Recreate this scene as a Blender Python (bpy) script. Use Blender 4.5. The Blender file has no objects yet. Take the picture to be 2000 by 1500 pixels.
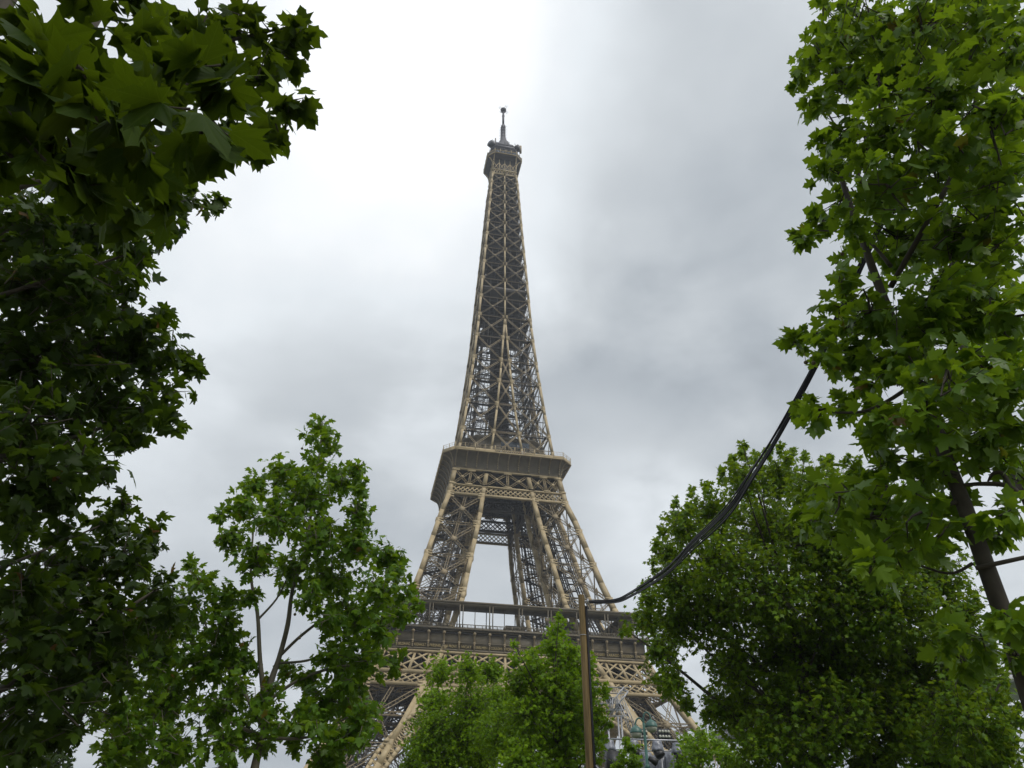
import bpy, bmesh, math, random
import numpy as np
from mathutils import Vector
random.seed(7); RNG = np.random.default_rng(11)
sc = bpy.context.scene
COL = sc.collection
R = math.radians

# ------------------------------------------------------------------ camera
CAM = np.array([-41.43, -227.08, 1.6]); YAW, PITCH, ROLL, FPX = 0.2012, 0.5937, 0.0036, 1451.86
_fw = np.array([math.sin(YAW)*math.cos(PITCH), math.cos(YAW)*math.cos(PITCH), math.sin(PITCH)])
_r = np.array([math.cos(YAW), -math.sin(YAW), 0.0]); _u = np.cross(_r, _fw)
_r2 = _r*math.cos(ROLL)+_u*math.sin(ROLL); _u2 = -_r*math.sin(ROLL)+_u*math.cos(ROLL)
cd = bpy.data.cameras.new('camera'); cam = bpy.data.objects.new('camera', cd); COL.objects.link(cam)
cd.sensor_width = 36; cd.lens = FPX/2000*36; cd.clip_start = 0.05; cd.clip_end = 6000
from mathutils import Matrix
M = Matrix(((_r2[0], _u2[0], -_fw[0]), (_r2[1], _u2[1], -_fw[1]), (_r2[2], _u2[2], -_fw[2]))).to_4x4()
M.translation = Vector(CAM); cam.matrix_world = M
sc.camera = cam

def ray(u, v):
    d = _fw+_r2*((u-1000)/FPX)-_u2*((v-750)/FPX)
    return d/np.linalg.norm(d)
def at(u, v, D):
    """point seen in direction (u, v) at horizontal distance D metres"""
    d = ray(u, v); return CAM+d*(D/math.hypot(d[0], d[1]))

# ------------------------------------------------------------------ world, sun, exposure
SUN_AZ, SUN_EL = R(148), R(50)      # azimuth from +Y towards +X: behind the camera, to the right
w = bpy.data.worlds.new('World'); sc.world = w; w.use_nodes = True
nt = w.node_tree; nt.nodes.clear(); N = nt.nodes; Lk = nt.links
def nd(t, **kw):
    n = N.new(t)
    for k, v in kw.items(): setattr(n, k, v)
    return n
def mth(op, a, b=None, c=None, clamp=False):
    n = nd('ShaderNodeMath', operation=op, use_clamp=clamp)
    for i, x in enumerate((a, b, c)):
        if x is None: continue
        if isinstance(x, (int, float)): n.inputs[i].default_value = x
        else: Lk.new(x, n.inputs[i])
    return n.outputs[0]
out = nd('ShaderNodeOutputWorld'); bg = nd('ShaderNodeBackground')
sky = nd('ShaderNodeTexSky', sky_type='NISHITA', sun_disc=False, sun_elevation=SUN_EL, sun_rotation=SUN_AZ)
tc = nd('ShaderNodeTexCoord'); vm = nd('ShaderNodeVectorMath', operation='NORMALIZE')
Lk.new(tc.outputs['Generated'], vm.inputs[0]); DIR = vm.outputs[0]
sep = nd('ShaderNodeSeparateXYZ'); Lk.new(DIR, sep.inputs[0])
zc = mth('ADD', mth('MAXIMUM', sep.outputs[2], 0.0), 0.28)
cmb = nd('ShaderNodeCombineXYZ')
Lk.new(mth('DIVIDE', sep.outputs[0], zc), cmb.inputs[0]); Lk.new(mth('DIVIDE', sep.outputs[1], zc), cmb.inputs[1])
def noise(scale, detail, rough, off, dist=0.0):
    mp = nd('ShaderNodeMapping'); mp.inputs['Location'].default_value = off; Lk.new(cmb.outputs[0], mp.inputs[0])
    n = nd('ShaderNodeTexNoise'); n.inputs['Scale'].default_value = scale; n.inputs['Detail'].default_value = detail
    n.inputs['Roughness'].default_value = rough; n.inputs['Distortion'].default_value = dist
    Lk.new(mp.outputs[0], n.inputs['Vector']); return n.outputs['Fac']
n1 = noise(1.5, 7, 0.52, (3.1, 1.7, 0), 0.25); n2 = noise(3.4, 6, 0.5, (8.4, 2.2, 0), 0.2)
# overcast: brighter overhead than low down, with thick grey and thin bright banks of cloud
acc = mth('ADD', mth('MULTIPLY', sep.outputs[2], 0.34), 0.635)
acc = mth('ADD', acc, mth('MULTIPLY', mth('SUBTRACT', n1, 0.5), 0.80))
acc = mth('ADD', acc, mth('MULTIPLY', mth('SUBTRACT', n2, 0.5), 0.42))
# cloud banks by compass direction: (direction, half-width cosine, amount)
BANKS = [((860, 60), 0.22, 0.17), ((620, 260), 0.26, 0.12), ((380, 560), 0.22, 0.14), ((1330, 560), 0.07, 0.06),
         ((1430, 240), 0.24, -0.13), ((1570, 560), 0.20, -0.10), ((1180, 800), 0.17, -0.17), ((640, 770), 0.18, -0.16),
         ((1420, 740), 0.15, -0.13), ((900, 640), 0.12, -0.04), ((830, 1000), 0.10, 0.05), ((1270, 955), 0.11, 0.24), ((160, 1000), .16, .06), ((1950, 1180), .15, .12)]
for (u, v), wd, am in BANKS:
    d = ray(u, v); dp = nd('ShaderNodeVectorMath', operation='DISTANCE'); Lk.new(DIR, dp.inputs[0]); dp.inputs[1].default_value = tuple(d)
    mr = nd('ShaderNodeMapRange', interpolation_type='SMOOTHERSTEP'); Lk.new(mth('ADD', dp.outputs['Value'], mth('MULTIPLY', mth('SUBTRACT', n2, 0.5), 0.34)), mr.inputs[0])
    mr.inputs[1].default_value = wd*1.55; mr.inputs[2].default_value = 0.0; mr.inputs[3].default_value = 0; mr.inputs[4].default_value = 1
    acc = mth('ADD', acc, mth('MULTIPLY', mr.outputs[0], am))
# unseen cloud deck behind the camera, brightened around the sun to light the tower front
sd = np.array([math.sin(SUN_AZ)*math.cos(SUN_EL), math.cos(SUN_AZ)*math.cos(SUN_EL), math.sin(SUN_EL)])
dp = nd('ShaderNodeVectorMath', operation='DISTANCE'); Lk.new(DIR, dp.inputs[0]); dp.inputs[1].default_value = tuple(sd)
mr = nd('ShaderNodeMapRange', interpolation_type='SMOOTHERSTEP'); Lk.new(dp.outputs['Value'], mr.inputs[0])
mr.inputs[1].default_value = 1.0; mr.inputs[2].default_value = 0.0; mr.inputs[3].default_value = 0; mr.inputs[4].default_value = 1
acc = mth('ADD', acc, mth('MULTIPLY', mr.outputs[0], 0.45))
# outside the view the low overcast is darkened to dim the tower's far legs
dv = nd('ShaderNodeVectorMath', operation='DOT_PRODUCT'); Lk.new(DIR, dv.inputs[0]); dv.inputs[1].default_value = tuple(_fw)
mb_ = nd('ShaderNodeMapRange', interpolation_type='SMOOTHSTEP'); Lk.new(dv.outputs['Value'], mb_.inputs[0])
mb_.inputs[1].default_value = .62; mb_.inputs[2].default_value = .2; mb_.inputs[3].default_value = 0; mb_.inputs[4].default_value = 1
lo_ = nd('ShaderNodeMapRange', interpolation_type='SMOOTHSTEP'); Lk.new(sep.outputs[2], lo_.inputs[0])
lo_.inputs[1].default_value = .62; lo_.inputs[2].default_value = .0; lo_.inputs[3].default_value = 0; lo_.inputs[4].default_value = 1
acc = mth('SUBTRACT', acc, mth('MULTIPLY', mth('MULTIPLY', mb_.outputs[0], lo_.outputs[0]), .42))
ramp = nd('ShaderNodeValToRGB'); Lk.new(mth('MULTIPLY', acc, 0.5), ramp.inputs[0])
cr = ramp.color_ramp; cr.elements[0].position = 0.10; cr.elements[0].color = (.16, .18, .21, 1)
cr.elements[1].position = 1.0; cr.elements[1].color = (1, 1, 1, 1)
e = cr.elements.new(0.26); e.color = (.405, .443, .48, 1)
e = cr.elements.new(0.36); e.color = (.555, .592, .622, 1)
e = cr.elements.new(0.47); e.color = (.79, .835, .87, 1)
e = cr.elements.new(0.58); e.color = (.97, .985, 1, 1)
sc_ = nd('ShaderNodeMix', data_type='RGBA', blend_type='MULTIPLY'); sc_.inputs[0].default_value = 1
Lk.new(ramp.outputs[0], sc_.inputs[6])
gain = mth('ADD', mth('MULTIPLY', mth('MAXIMUM', mth('SUBTRACT', acc, 1.0), 0.0), 9.0), 11.3)
cg = nd('ShaderNodeCombineColor')
for i in range(3): Lk.new(gain, cg.inputs[i])
Lk.new(cg.outputs[0], sc_.inputs[7])
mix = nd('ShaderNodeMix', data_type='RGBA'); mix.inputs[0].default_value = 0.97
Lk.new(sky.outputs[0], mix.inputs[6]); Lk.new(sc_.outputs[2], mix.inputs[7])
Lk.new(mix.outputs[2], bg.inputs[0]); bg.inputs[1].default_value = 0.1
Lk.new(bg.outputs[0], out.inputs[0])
sl = bpy.data.lights.new('sun', 'SUN'); sl.energy = 1.5; sl.angle = R(20); sl.color = (1, .95, .88)
so = bpy.data.objects.new('sun', sl); COL.objects.link(so)
so.rotation_euler = Vector(-sd).to_track_quat('-Z', 'Y').to_euler(); so.location = (0, 0, 400)
sc.view_settings.view_transform = 'Standard'; sc.view_settings.look = 'None'
sc.view_settings.exposure = 0.0; sc.view_settings.gamma = 1.0; sc.view_settings.use_curve_mapping = False
sc.cycles.max_bounces = 8; sc.cycles.diffuse_bounces = 4; sc.cycles.transmission_bounces = 6

# ------------------------------------------------------------------ materials
def mat(name, col, rough=0.6, metal=0.0, var=0.12, scale=3.0, spec=0.5, bump=0.0):
    m = bpy.data.materials.new(name); m.use_nodes = True; t = m.node_tree; b = t.nodes['Principled BSDF']
    b.inputs['Roughness'].default_value = rough; b.inputs['Metallic'].default_value = metal
    b.inputs['Specular IOR Level'].default_value = spec
    tcn = t.nodes.new('ShaderNodeTexCoord')
    n = t.nodes.new('ShaderNodeTexNoise'); n.inputs['Scale'].default_value = scale; n.inputs['Detail'].default_value = 6
    t.links.new(tcn.outputs['Object'], n.inputs['Vector'])
    r = t.nodes.new('ShaderNodeValToRGB'); t.links.new(n.outputs['Fac'], r.inputs[0])
    r.color_ramp.elements[0].position = .3; r.color_ramp.elements[1].position = .7
    r.color_ramp.elements[0].color = tuple(c*(1-var) for c in col)+(1,)
    r.color_ramp.elements[1].color = tuple(min(1, c*(1+var)) for c in col)+(1,)
    t.links.new(r.outputs[0], b.inputs['Base Color'])
    if bump:
        bp = t.nodes.new('ShaderNodeBump'); bp.inputs['Strength'].default_value = bump
        t.links.new(n.outputs['Fac'], bp.inputs['Height']); t.links.new(bp.outputs[0], b.inputs['Normal'])
    return m
def leaf_mat(name, cols, rough=0.42, trans=0.35, tcol=(.16, .26, .02), spec=.28, veins=0):
    """green leaves, each leaf with its own tint (per-leaf random attribute)"""
    m = bpy.data.materials.new(name); m.use_nodes = True; t = m.node_tree; b = t.nodes['Principled BSDF']
    a = t.nodes.new('ShaderNodeAttribute'); a.attribute_name = 'tint'
    r = t.nodes.new('ShaderNodeValToRGB'); t.links.new(a.outputs['Fac'], r.inputs[0])
    els = r.color_ramp.elements
    for i, (p, c) in enumerate(cols):
        e = els[i] if i < 2 else els.new(p)
        e.position = p; e.color = c+(1,)
    if veins:      # pale midribs running from the leaf base to each lobe
        def mm(op, a, c=None):
            n = t.nodes.new('ShaderNodeMath'); n.operation = op
            for i, x in enumerate((a, c)):
                if x is None: continue
                if isinstance(x, (int, float)): n.inputs[i].default_value = x
                else: t.links.new(x, n.inputs[i])
            return n.outputs[0]
        la = t.nodes.new('ShaderNodeAttribute'); la.attribute_name = 'leafco'; sp = t.nodes.new('ShaderNodeSeparateXYZ'); t.links.new(la.outputs['Vector'], sp.inputs[0])
        ax = mm('ABSOLUTE', sp.outputs[0]); yy = sp.outputs[1]
        d = mm('MINIMUM', ax, mm('ABSOLUTE', mm('SUBTRACT', mm('MULTIPLY', ax, .67), mm('MULTIPLY', yy, .74))))
        d = mm('MINIMUM', d, mm('ABSOLUTE', mm('SUBTRACT', yy, mm('MULTIPLY', ax, .05))))
        side = mm('ABSOLUTE', mm('SUBTRACT', mm('FRACT', mm('MULTIPLY', mm('SUBTRACT', yy, mm('MULTIPLY', ax, .8)), 7.0)), .5))
        d = mm('MINIMUM', d, mm('ADD', mm('MULTIPLY', side, .14), .006))
        mr_ = t.nodes.new('ShaderNodeMapRange'); t.links.new(d, mr_.inputs[0]); mr_.inputs[1].default_value = .004; mr_.inputs[2].default_value = .016; mr_.inputs[3].default_value = veins; mr_.inputs[4].default_value = 0
        vx = t.nodes.new('ShaderNodeMix'); vx.data_type = 'RGBA'; t.links.new(mr_.outputs[0], vx.inputs[0]); t.links.new(r.outputs[0], vx.inputs[6]); vx.inputs[7].default_value = (.13, .17, .04, 1)
        class _R: outputs = [vx.outputs[2]]
        r = _R
    t.links.new(r.outputs[0], b.inputs['Base Color']); b.inputs['Roughness'].default_value = rough; b.inputs['Specular IOR Level'].default_value = spec
    tr = t.nodes.new('ShaderNodeBsdfTranslucent')
    mc = t.nodes.new('ShaderNodeMix'); mc.data_type = 'RGBA'; mc.blend_type = 'MIX'; mc.inputs[0].default_value = 0.7
    t.links.new(r.outputs[0], mc.inputs[6]); mc.inputs[7].default_value = tcol+(1,); t.links.new(mc.outputs[2], tr.inputs[0])
    mx = t.nodes.new('ShaderNodeMixShader'); mx.inputs[0].default_value = trans
    t.links.new(b.outputs[0], mx.inputs[1]); t.links.new(tr.outputs[0], mx.inputs[2])
    t.links.new(mx.outputs[0], t.nodes['Material Output'].inputs[0])
    return m
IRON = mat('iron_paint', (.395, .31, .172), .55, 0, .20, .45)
IRON2 = mat('iron_paint_lacing', (.26, .205, .12), .6, 0, .14, .5)  # same iron paint, darkened so the thin bracing reads as shaded
IRON3 = mat('iron_interior_shade', (.06, .054, .047), .65, 0, .2, .4)  # same iron paint, darkened in place of shade inside the tower
PANEL = mat('gallery_paint_shaded', (.125, .104, .066), .6, 0, .22, .5)  # same iron paint with the shade under overhangs put into its colour
DARK = mat('dark_steel', (.035, .037, .042), .5)
GOLD = mat('gold_lettering', (.40, .31, .13), .5)
GLASS = mat('window_glass', (.10, .12, .14), .12, 0, .2, 2)
GREYM = mat('antenna_grey', (.085, .085, .095), .5, .2)
ALU = mat('aluminium', (.40, .41, .43), .4, .5)
BLACK = mat('black_plastic', (.02, .02, .022), .45)
CABLE = mat('cable_rubber', (.012, .013, .018), .55, 0, .1, 3, .25)
TARP = mat('clear_rain_cover', (.20, .21, .245), .25, 0, .45, 5, .6, .8)
GREEN = mat('green_lamp_paint', (.045, .12, .10), .4)
OPAL = mat('lamp_glass', (.42, .43, .36), .3)
WHITE = mat('white_canvas', (.75, .76, .77), .6)
ROOFM = mat('grey_roof_sheet', (.42, .42, .44), .5, 0, .12, 2)
WOOD = mat('pole_wood', (.15, .105, .045), .8, 0, .55, 9, .3, .3)
_m = WOOD.node_tree; _mp = _m.nodes.new('ShaderNodeMapping'); _mp.inputs['Scale'].default_value = (2.2, 2.2, .12)
_tc = [n for n in _m.nodes if n.type == 'TEX_COORD'][0]; _nz = [n for n in _m.nodes if n.type == 'TEX_NOISE'][0]
_m.links.new(_tc.outputs['Object'], _mp.inputs[0]); _m.links.new(_mp.outputs[0], _nz.inputs['Vector'])
BARK = mat('plane_bark', (.055, .048, .036), .85, 0, .5, 5, .3, .4)
BARKP = mat('pale_plane_bark', (.13, .12, .088), .8, 0, .35, 3, .3, .3)
REDP = mat('red_panel', (.30, .03, .03), .5)

# ------------------------------------------------------------------ mesh helpers
class MB:
    """collects bars and polygons, builds ONE mesh object"""
    def __init__(s, k=0): s.b = []; s.v = []; s.f = []; s.k = k
    def rot(s, P):
        P = np.asarray(P, float)
        c, sn = ((1, 0), (0, 1), (-1, 0), (0, -1))[s.k % 4]
        return np.stack([P[..., 0]*c-P[..., 1]*sn, P[..., 0]*sn+P[..., 1]*c, P[..., 2]], -1)
    def bar(s, p, q, w, t=None, n=(0, -1, 0)):
        s.b.append(np.concatenate([s.rot(p), s.rot(q), s.rot(n), [w, t or w]]))
    def path(s, pts, w, t=None, n=(0, -1, 0)):
        for a, b in zip(pts[:-1], pts[1:]): s.bar(a, b, w, t, n)
    def truss(s, p, q, w, t, n=(0, -1, 0), fl=.17, lc=.08, both=True, cell=1.0):
        p = np.asarray(p, float); q = np.asarray(q, float); n = np.asarray(n, float)
        d = q-p; L = np.linalg.norm(d)
        if L < 1e-3: return
        d /= L; sd = np.cross(d, n); sd /= np.linalg.norm(sd); n2 = np.cross(sd, d)
        if np.dot(n2, n) < 0: n2 = -n2
        m = max(2, int(round(L/(w*cell))))
        for off in ((t/2, -t/2) if both else (0,)):
            a = p+n2*off; e = w*(1-fl)/2
            for g in (-1, 1): s.bar(a+sd*e*g, a+sd*e*g+d*L, w*fl, w*fl, n)
            for i in range(m):
                g = 1 if i % 2 else -1
                s.bar(a+d*(L*i/m)+sd*e*g, a+d*(L*(i+1)/m)-sd*e*g, w*lc, w*lc*.6, n)
    def poly(s, V, F):
        o = len(s.v); s.v += [tuple(x) for x in s.rot(V)]; s.f += [tuple(i+o for i in f) for f in F]
    def box(s, x0, x1, y0, y1, z0, z1):
        V = [(x, y, z) for z in (z0, z1) for x, y in ((x0, y0), (x1, y0), (x1, y1), (x0, y1))]
        s.poly(V, [(3, 2, 1, 0), (4, 5, 6, 7), (0, 1, 5, 4), (1, 2, 6, 5), (2, 3, 7, 6), (3, 0, 4, 7)])
    def loft(s, rings, closed=True, cap=True):
        n = len(rings[0]); V = [p for r in rings for p in r]; F = []
        for i in range(len(rings)-1):
            for j in range(n if closed else n-1):
                k = (j+1) % n; F.append((i*n+j, i*n+k, (i+1)*n+k, (i+1)*n+j))
        if cap and closed: F.append(tuple(range(n-1, -1, -1))); F.append(tuple((len(rings)-1)*n+j for j in range(n)))
        s.poly(V, F)
    def tube(s, pts, rad, n=8, cap=True):
        pts = [np.asarray(p, float) for p in pts]
        if not hasattr(rad, '__len__'): rad = [rad]*len(pts)
        rings = []; a = None
        for i, p in enumerate(pts):
            d = pts[min(i+1, len(pts)-1)]-pts[max(i-1, 0)]; d = d/(np.linalg.norm(d)+1e-9)
            if a is None:
                a = np.cross(d, (0, 0, 1) if abs(d[2]) < .9 else (1, 0, 0))
            a = a-d*np.dot(a, d); a /= np.linalg.norm(a)+1e-9; b = np.cross(d, a)
            rings.append([p+(a*math.cos(2*math.pi*j/n)+b*math.sin(2*math.pi*j/n))*rad[i] for j in range(n)])
        s.loft(rings, True, cap)
    def lathe(s, c, prof, n=16):
        c = np.asarray(c, float)
        s.loft([[c+np.array((r*math.cos(2*math.pi*j/n), r*math.sin(2*math.pi*j/n), z)) for j in range(n)] for r, z in prof])
    def ball(s, c, r, n=10):
        s.lathe(c, [(r*math.sin(math.pi*max(.02, min(.98, i/6))), -r*math.cos(math.pi*i/6)) for i in range(7)], n)
    def build(s, name, m, parent=None, smooth=False, base=None):
        nb = len(s.b); V = np.array(s.v, float).reshape(-1, 3); F = list(s.f)
        if nb:
            B = np.array(s.b); p, q, n, wd, th = B[:, :3], B[:, 3:6], B[:, 6:9], B[:, 9:10], B[:, 10:11]
            d = q-p; d /= np.linalg.norm(d, axis=1, keepdims=True)+1e-9
            sd = np.cross(d, n); l = np.linalg.norm(sd, axis=1, keepdims=True)
            bad = l[:, 0] < 1e-4
            if bad.any(): sd[bad] = np.cross(d[bad], (0.3, .2, 1)); l = np.linalg.norm(sd, axis=1, keepdims=True)
            sd /= l; n2 = np.cross(sd, d)
            C = []
            for e in (p, q):
                for a, b in ((-1, -1), (1, -1), (1, 1), (-1, 1)): C.append(e+sd*wd*a/2+n2*th*b/2)
            BV = np.stack(C, 1).reshape(-1, 3); o = len(V)
            q6 = np.array([(0, 1, 2, 3), (7, 6, 5, 4), (0, 4, 5, 1), (1, 5, 6, 2), (2, 6, 7, 3), (3, 7, 4, 0)])
            BF = (np.arange(nb)[:, None, None]*8+q6[None]+o).reshape(-1, 4)
            V = np.concatenate([V, BV]) if len(V) else BV
        else: BF = np.zeros((0, 4), int)
        if base is not None: V = V-np.asarray(base)
        me = bpy.data.meshes.new(name)
        nl = sum(len(f) for f in F)
        me.vertices.add(len(V)); me.vertices.foreach_set('co', V.ravel())
        me.loops.add(nl+BF.size); lv = np.concatenate([np.array([i for f in F for i in f], int), BF.ravel()]).astype(np.int32)
        me.loops.foreach_set('vertex_index', lv)
        ls = np.array([len(f) for f in F]+[4]*len(BF), np.int32); st = np.concatenate([[0], np.cumsum(ls)[:-1]]).astype(np.int32)
        me.polygons.add(len(ls)); me.polygons.foreach_set('loop_start', st)
        me.update(calc_edges=True); me.validate()
        if smooth: me.polygons.foreach_set('use_smooth', [True]*len(me.polygons))
        me.materials.append(m)
        o = bpy.data.objects.new(name, me); COL.objects.link(o)
        if parent: o.parent = parent
        return o
def tag(o, label=None, cat=None, group=None, kind=None):
    for k, v in (('label', label), ('category', cat), ('group', group), ('kind', kind)):
        if v: o[k] = v
    return o
def empty(name, loc=(0, 0, 0)):
    o = bpy.data.objects.new(name, None); o.location = loc; o.empty_display_size = .5; COL.objects.link(o); return o
def lerp(a, b, t): return np.asarray(a, float)*(1-t)+np.asarray(b, float)*t

# ------------------------------------------------------------------ ground
g = MB()
g.poly([(x, y, 0) for x, y in ((-900, -900), (900, -900), (900, 900), (-900, 900))], [(0, 1, 2, 3)])
tag(g.build('ground', mat('sandy_gravel', (.15, .14, .11), .9, 0, .2, .8)), kind='structure')
g = MB(); g.box(-34, 34, -400, -75, .004, .03)
tag(g.build('lawn', mat('lawn_grass', (.055, .09, .025), .9, 0, .3, 1.5)), kind='structure')
g = MB(); g.box(-400, 400, -72, -64, .004, .008)
tag(g.build('road', mat('asphalt', (.055, .055, .058), .85)), kind='structure')

# ------------------------------------------------------------------ the iron tower
HW = [0, 23, 38, 46, 57, 66, 74, 85.5, 95, 101.5, 111, 121.5, 137, 156, 177.5, 201, 227, 249, 263, 270, 300]
VW = [60.5, 48.3, 40.7, 36.7, 32.4, 29.1, 26.7, 23.7, 21.3, 19.2, 17.6, 15.9, 14.1, 12.25, 10.55, 9.4, 8, 6.9, 6.2, 5.5, 5.3]
HI = [0, 22.4, 40, 50, 65, 80, 94, 102, 111, 127, 138, 154, 170, 182, 300]
VI = [45.2, 33.7, 24.7, 19.7, 14.4, 11.6, 8.9, 7.8, 6.45, 4.3, 3.15, 1.8, .75, 0, 0]
def W(h): return float(np.interp(h, HW, VW))
def I(h): return float(np.interp(h, HI, VI))
T = tag(empty('iron_tower'), 'tall brown wrought iron lattice tower with two galleries and an antenna, behind the trees', 'tower')
JL = [0, 13.5, 27.2, 41.2, 50.4, 57.6, 68.4, 79.6, 90.9, 101.5, 111.5]
def leg_nodes(h, o=.6, i=.3):
    a, b = W(h)-o, I(h)+i
    return {'oo': (-a, -a, h), 'io': (-b, -a, h), 'oi': (-a, -b, h), 'ii': (-b, -b, h)}
for k in range(4):
    ribs = MB(k); br = MB(k); tr = MB(k); stp = MB(k)
    hs = sorted(set(JL+[23, 38, 46, 66, 74, 85.5, 95, 106]))
    for key in ('oo', 'io', 'oi', 'ii'):
        wd = 1.35 if key == 'oo' else 1.25
        ribs.path([leg_nodes(h)[key] for h in hs], wd, wd)
    faces = (('oo', 'io', (0, -1, 0)), ('oo', 'oi', (-1, 0, 0)), ('io', 'ii', (1, 0, 0)), ('oi', 'ii', (0, 1, 0)))
    for a, b, n in faces:
        nv = np.array(n, float)
        for h0, h1 in zip(JL[:-1], JL[1:]):
            if (h0, h1) in ((41.2, 50.4), (50.4, 57.6), (101.5, 111.5)): continue
            A0, B0 = np.array(leg_nodes(h0)[a]), np.array(leg_nodes(h0)[b]); A1, B1 = np.array(leg_nodes(h1)[a]), np.array(leg_nodes(h1)[b])
            ww = .95
            br.truss(A0, B1, ww, .9, n, both=False); br.truss(B0, A1, ww, .9, n, both=False)
            br.truss(A1, B1, ww*.9, .8, n, both=False)
            br.truss((A0+B0)/2, (A1+B1)/2, .8, .7, n, cell=.9, both=False)
            C = (A0+B0+A1+B1)/4+nv*.55
            if h0 < 41: br.truss((A0+A1)/2, (B0+B1)/2, .9, .8, n)
            up = np.array((A1-A0)/np.linalg.norm(A1-A0))
            br.bar(C-up*.8, C+up*.8, 1.5, .12, n)
            for P, g_ in ((A1, B1-A1), (B1, A1-B1)):      # gusset plates at the joints, three stacked strips
                g_ = g_/np.linalg.norm(g_)
                for dz in (-.75, 0, .75):
                    ribs.bar(P+nv*.68+g_*.3+np.array((0, 0, dz)), P+nv*.68+g_*1.5+np.array((0, 0, dz)), .45, .12, n)
                ribs.bar(P+nv*.66-np.array((0, 0, 1.1)), P+nv*.66+np.array((0, 0, 1.1)), 1.3, .10, n)
    for h in JL[1:-1]:
        nn = leg_nodes(h)
        br.truss(nn['oo'], nn['ii'], .7, .6, (0, 0, 1), both=False); br.truss(nn['io'], nn['oi'], .7, .6, (0, 0, 1), both=False)
        m_ = {a: np.array(nn[a]) for a in nn}
        br.truss((m_['oo']+m_['io'])/2, (m_['oi']+m_['ii'])/2, .7, .6, (0, 0, 1), both=False)
        br.truss((m_['oo']+m_['oi'])/2, (m_['io']+m_['ii'])/2, .7, .6, (0, 0, 1), both=False)
    # inclined lift track and stairs inside the leg
    for t_ in (.3, .42, .58, .7):
        for s_ in (.35, .65):
            pts = []
            for h in hs:
                nn = leg_nodes(h); e0 = lerp(nn['oo'], nn['io'], t_); e1 = lerp(nn['oi'], nn['ii'], t_); pts.append(lerp(e0, e1, s_))
            tr.path(pts, .34, .34)
    for h in np.arange(2, 110, 2.2):
        nn = leg_nodes(h); c0 = lerp(lerp(nn['oo'], nn['io'], .3), lerp(nn['oi'], nn['ii'], .3), .35); c1 = lerp(lerp(nn['oo'], nn['io'], .7), lerp(nn['oi'], nn['ii'], .7), .65)
        tr.bar(c0, (c1[0], c0[1], h), .18); tr.bar((c0[0], c1[1], h), c1, .18); tr.bar((c1[0], c0[1], h), c1, .18); tr.bar(c0, (c0[0], c1[1], h), .18)
        tr.bar(c0, (c1[0], c1[1], h+1.6), .14)
    h = 4.0; i_ = 0
    while h < 108:
        nn = leg_nodes(h); n2 = leg_nodes(h+3.2); a_, b_ = (.14, .86) if i_ % 2 else (.86, .14)
        for t_ in (.84,):
            P = lerp(lerp(nn['oo'], nn['io'], a_), lerp(nn['oi'], nn['ii'], a_), t_); Q = lerp(lerp(n2['oo'], n2['io'], b_), lerp(n2['oi'], n2['ii'], b_), t_)
            stp.bar(P, Q, .25, 1.3, (0, 1, 0)); stp.bar(P+np.array((0, 0, 1.1)), Q+np.array((0, 0, 1.1)), .09, .09); stp.bar(P+np.array((0, -1, 1.1)), Q+np.array((0, -1, 1.1)), .09, .09)
            stp.bar(Q-np.array((1.1, 0, 0)), Q+np.array((1.1, 0, 0)), 1.8, .14, (0, 0, 1))
        h += 3.2; i_ += 1
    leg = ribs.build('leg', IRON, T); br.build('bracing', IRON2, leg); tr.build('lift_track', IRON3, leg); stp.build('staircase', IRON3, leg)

def lattice(mb, bl, br_, tl, tr_, n, span, w_, nrm, t=.14, fade=True):
    """crossing flat bars inside the quad bl br tl tr: n cells, each bar runs over `span` cells"""
    bl, br_, tl, tr_ = (np.asarray(x, float) for x in (bl, br_, tl, tr_))
    P = lambda u, v: lerp(lerp(bl, br_, u), lerp(tl, tr_, u), v)
    nv = np.asarray(nrm, float)
    for i in range(-span+1, n):
        for sgn in (0, 1):
            u0, u1, v0, v1 = i/n, (i+span)/n, 0., 1.
            if u0 < 0: v0 = -u0/(u1-u0); u0 = 0
            if u1 > 1: v1 = (1-i/n)/((i+span)/n-i/n); u1 = 1
            if v1-v0 < .05: continue
            if sgn: mb.bar(P(u0, v0)+nv*.1, P(u1, v1)+nv*.1, w_, t, nrm)
            else: mb.bar(P(1-u0, v0), P(1-u1, v1), w_, t, nrm)
def girder_first(k, mb, plane):
    f = (lambda h: W(h)) if plane == 'o' else (lambda h: I(h)+.3)
    o = .35 if plane == 'o' else 0
    y = lambda h: -(f(h)-o)
    X = lambda h: W(h)-1.0
    def seg(xa0, xb0, xa1, xb1, h0, h1, n, span, w_): lattice(mb, (xa0, y(h0), h0), (xb0, y(h0), h0), (xa1, y(h1), h1), (xb1, y(h1), h1), n, span, w_, (0, -1, 0))
    for h, wd in ((41.5, .75), (44.75, .85), (50.2, .5)):
        mb.bar((-X(h), y(h)-.15, h), (X(h), y(h)-.15, h), wd, .9, (0, -1, 0))
    n_b = 18
    for i in range(n_b+1):
        u = -1+2*i/n_b; mb.bar((u*X(45), y(45), 45), (u*X(50.2), y(50.2), 50.2), .62, .3, (0, -1, 0))
    seg(-X(45), X(45), -X(50.2), X(50.2), 45.1, 50.1, n_b, 2, .45)
    seg(-X(41.8), X(41.8), -X(44.4), X(44.4), 41.8, 44.4, 34, 2, .36)
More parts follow.
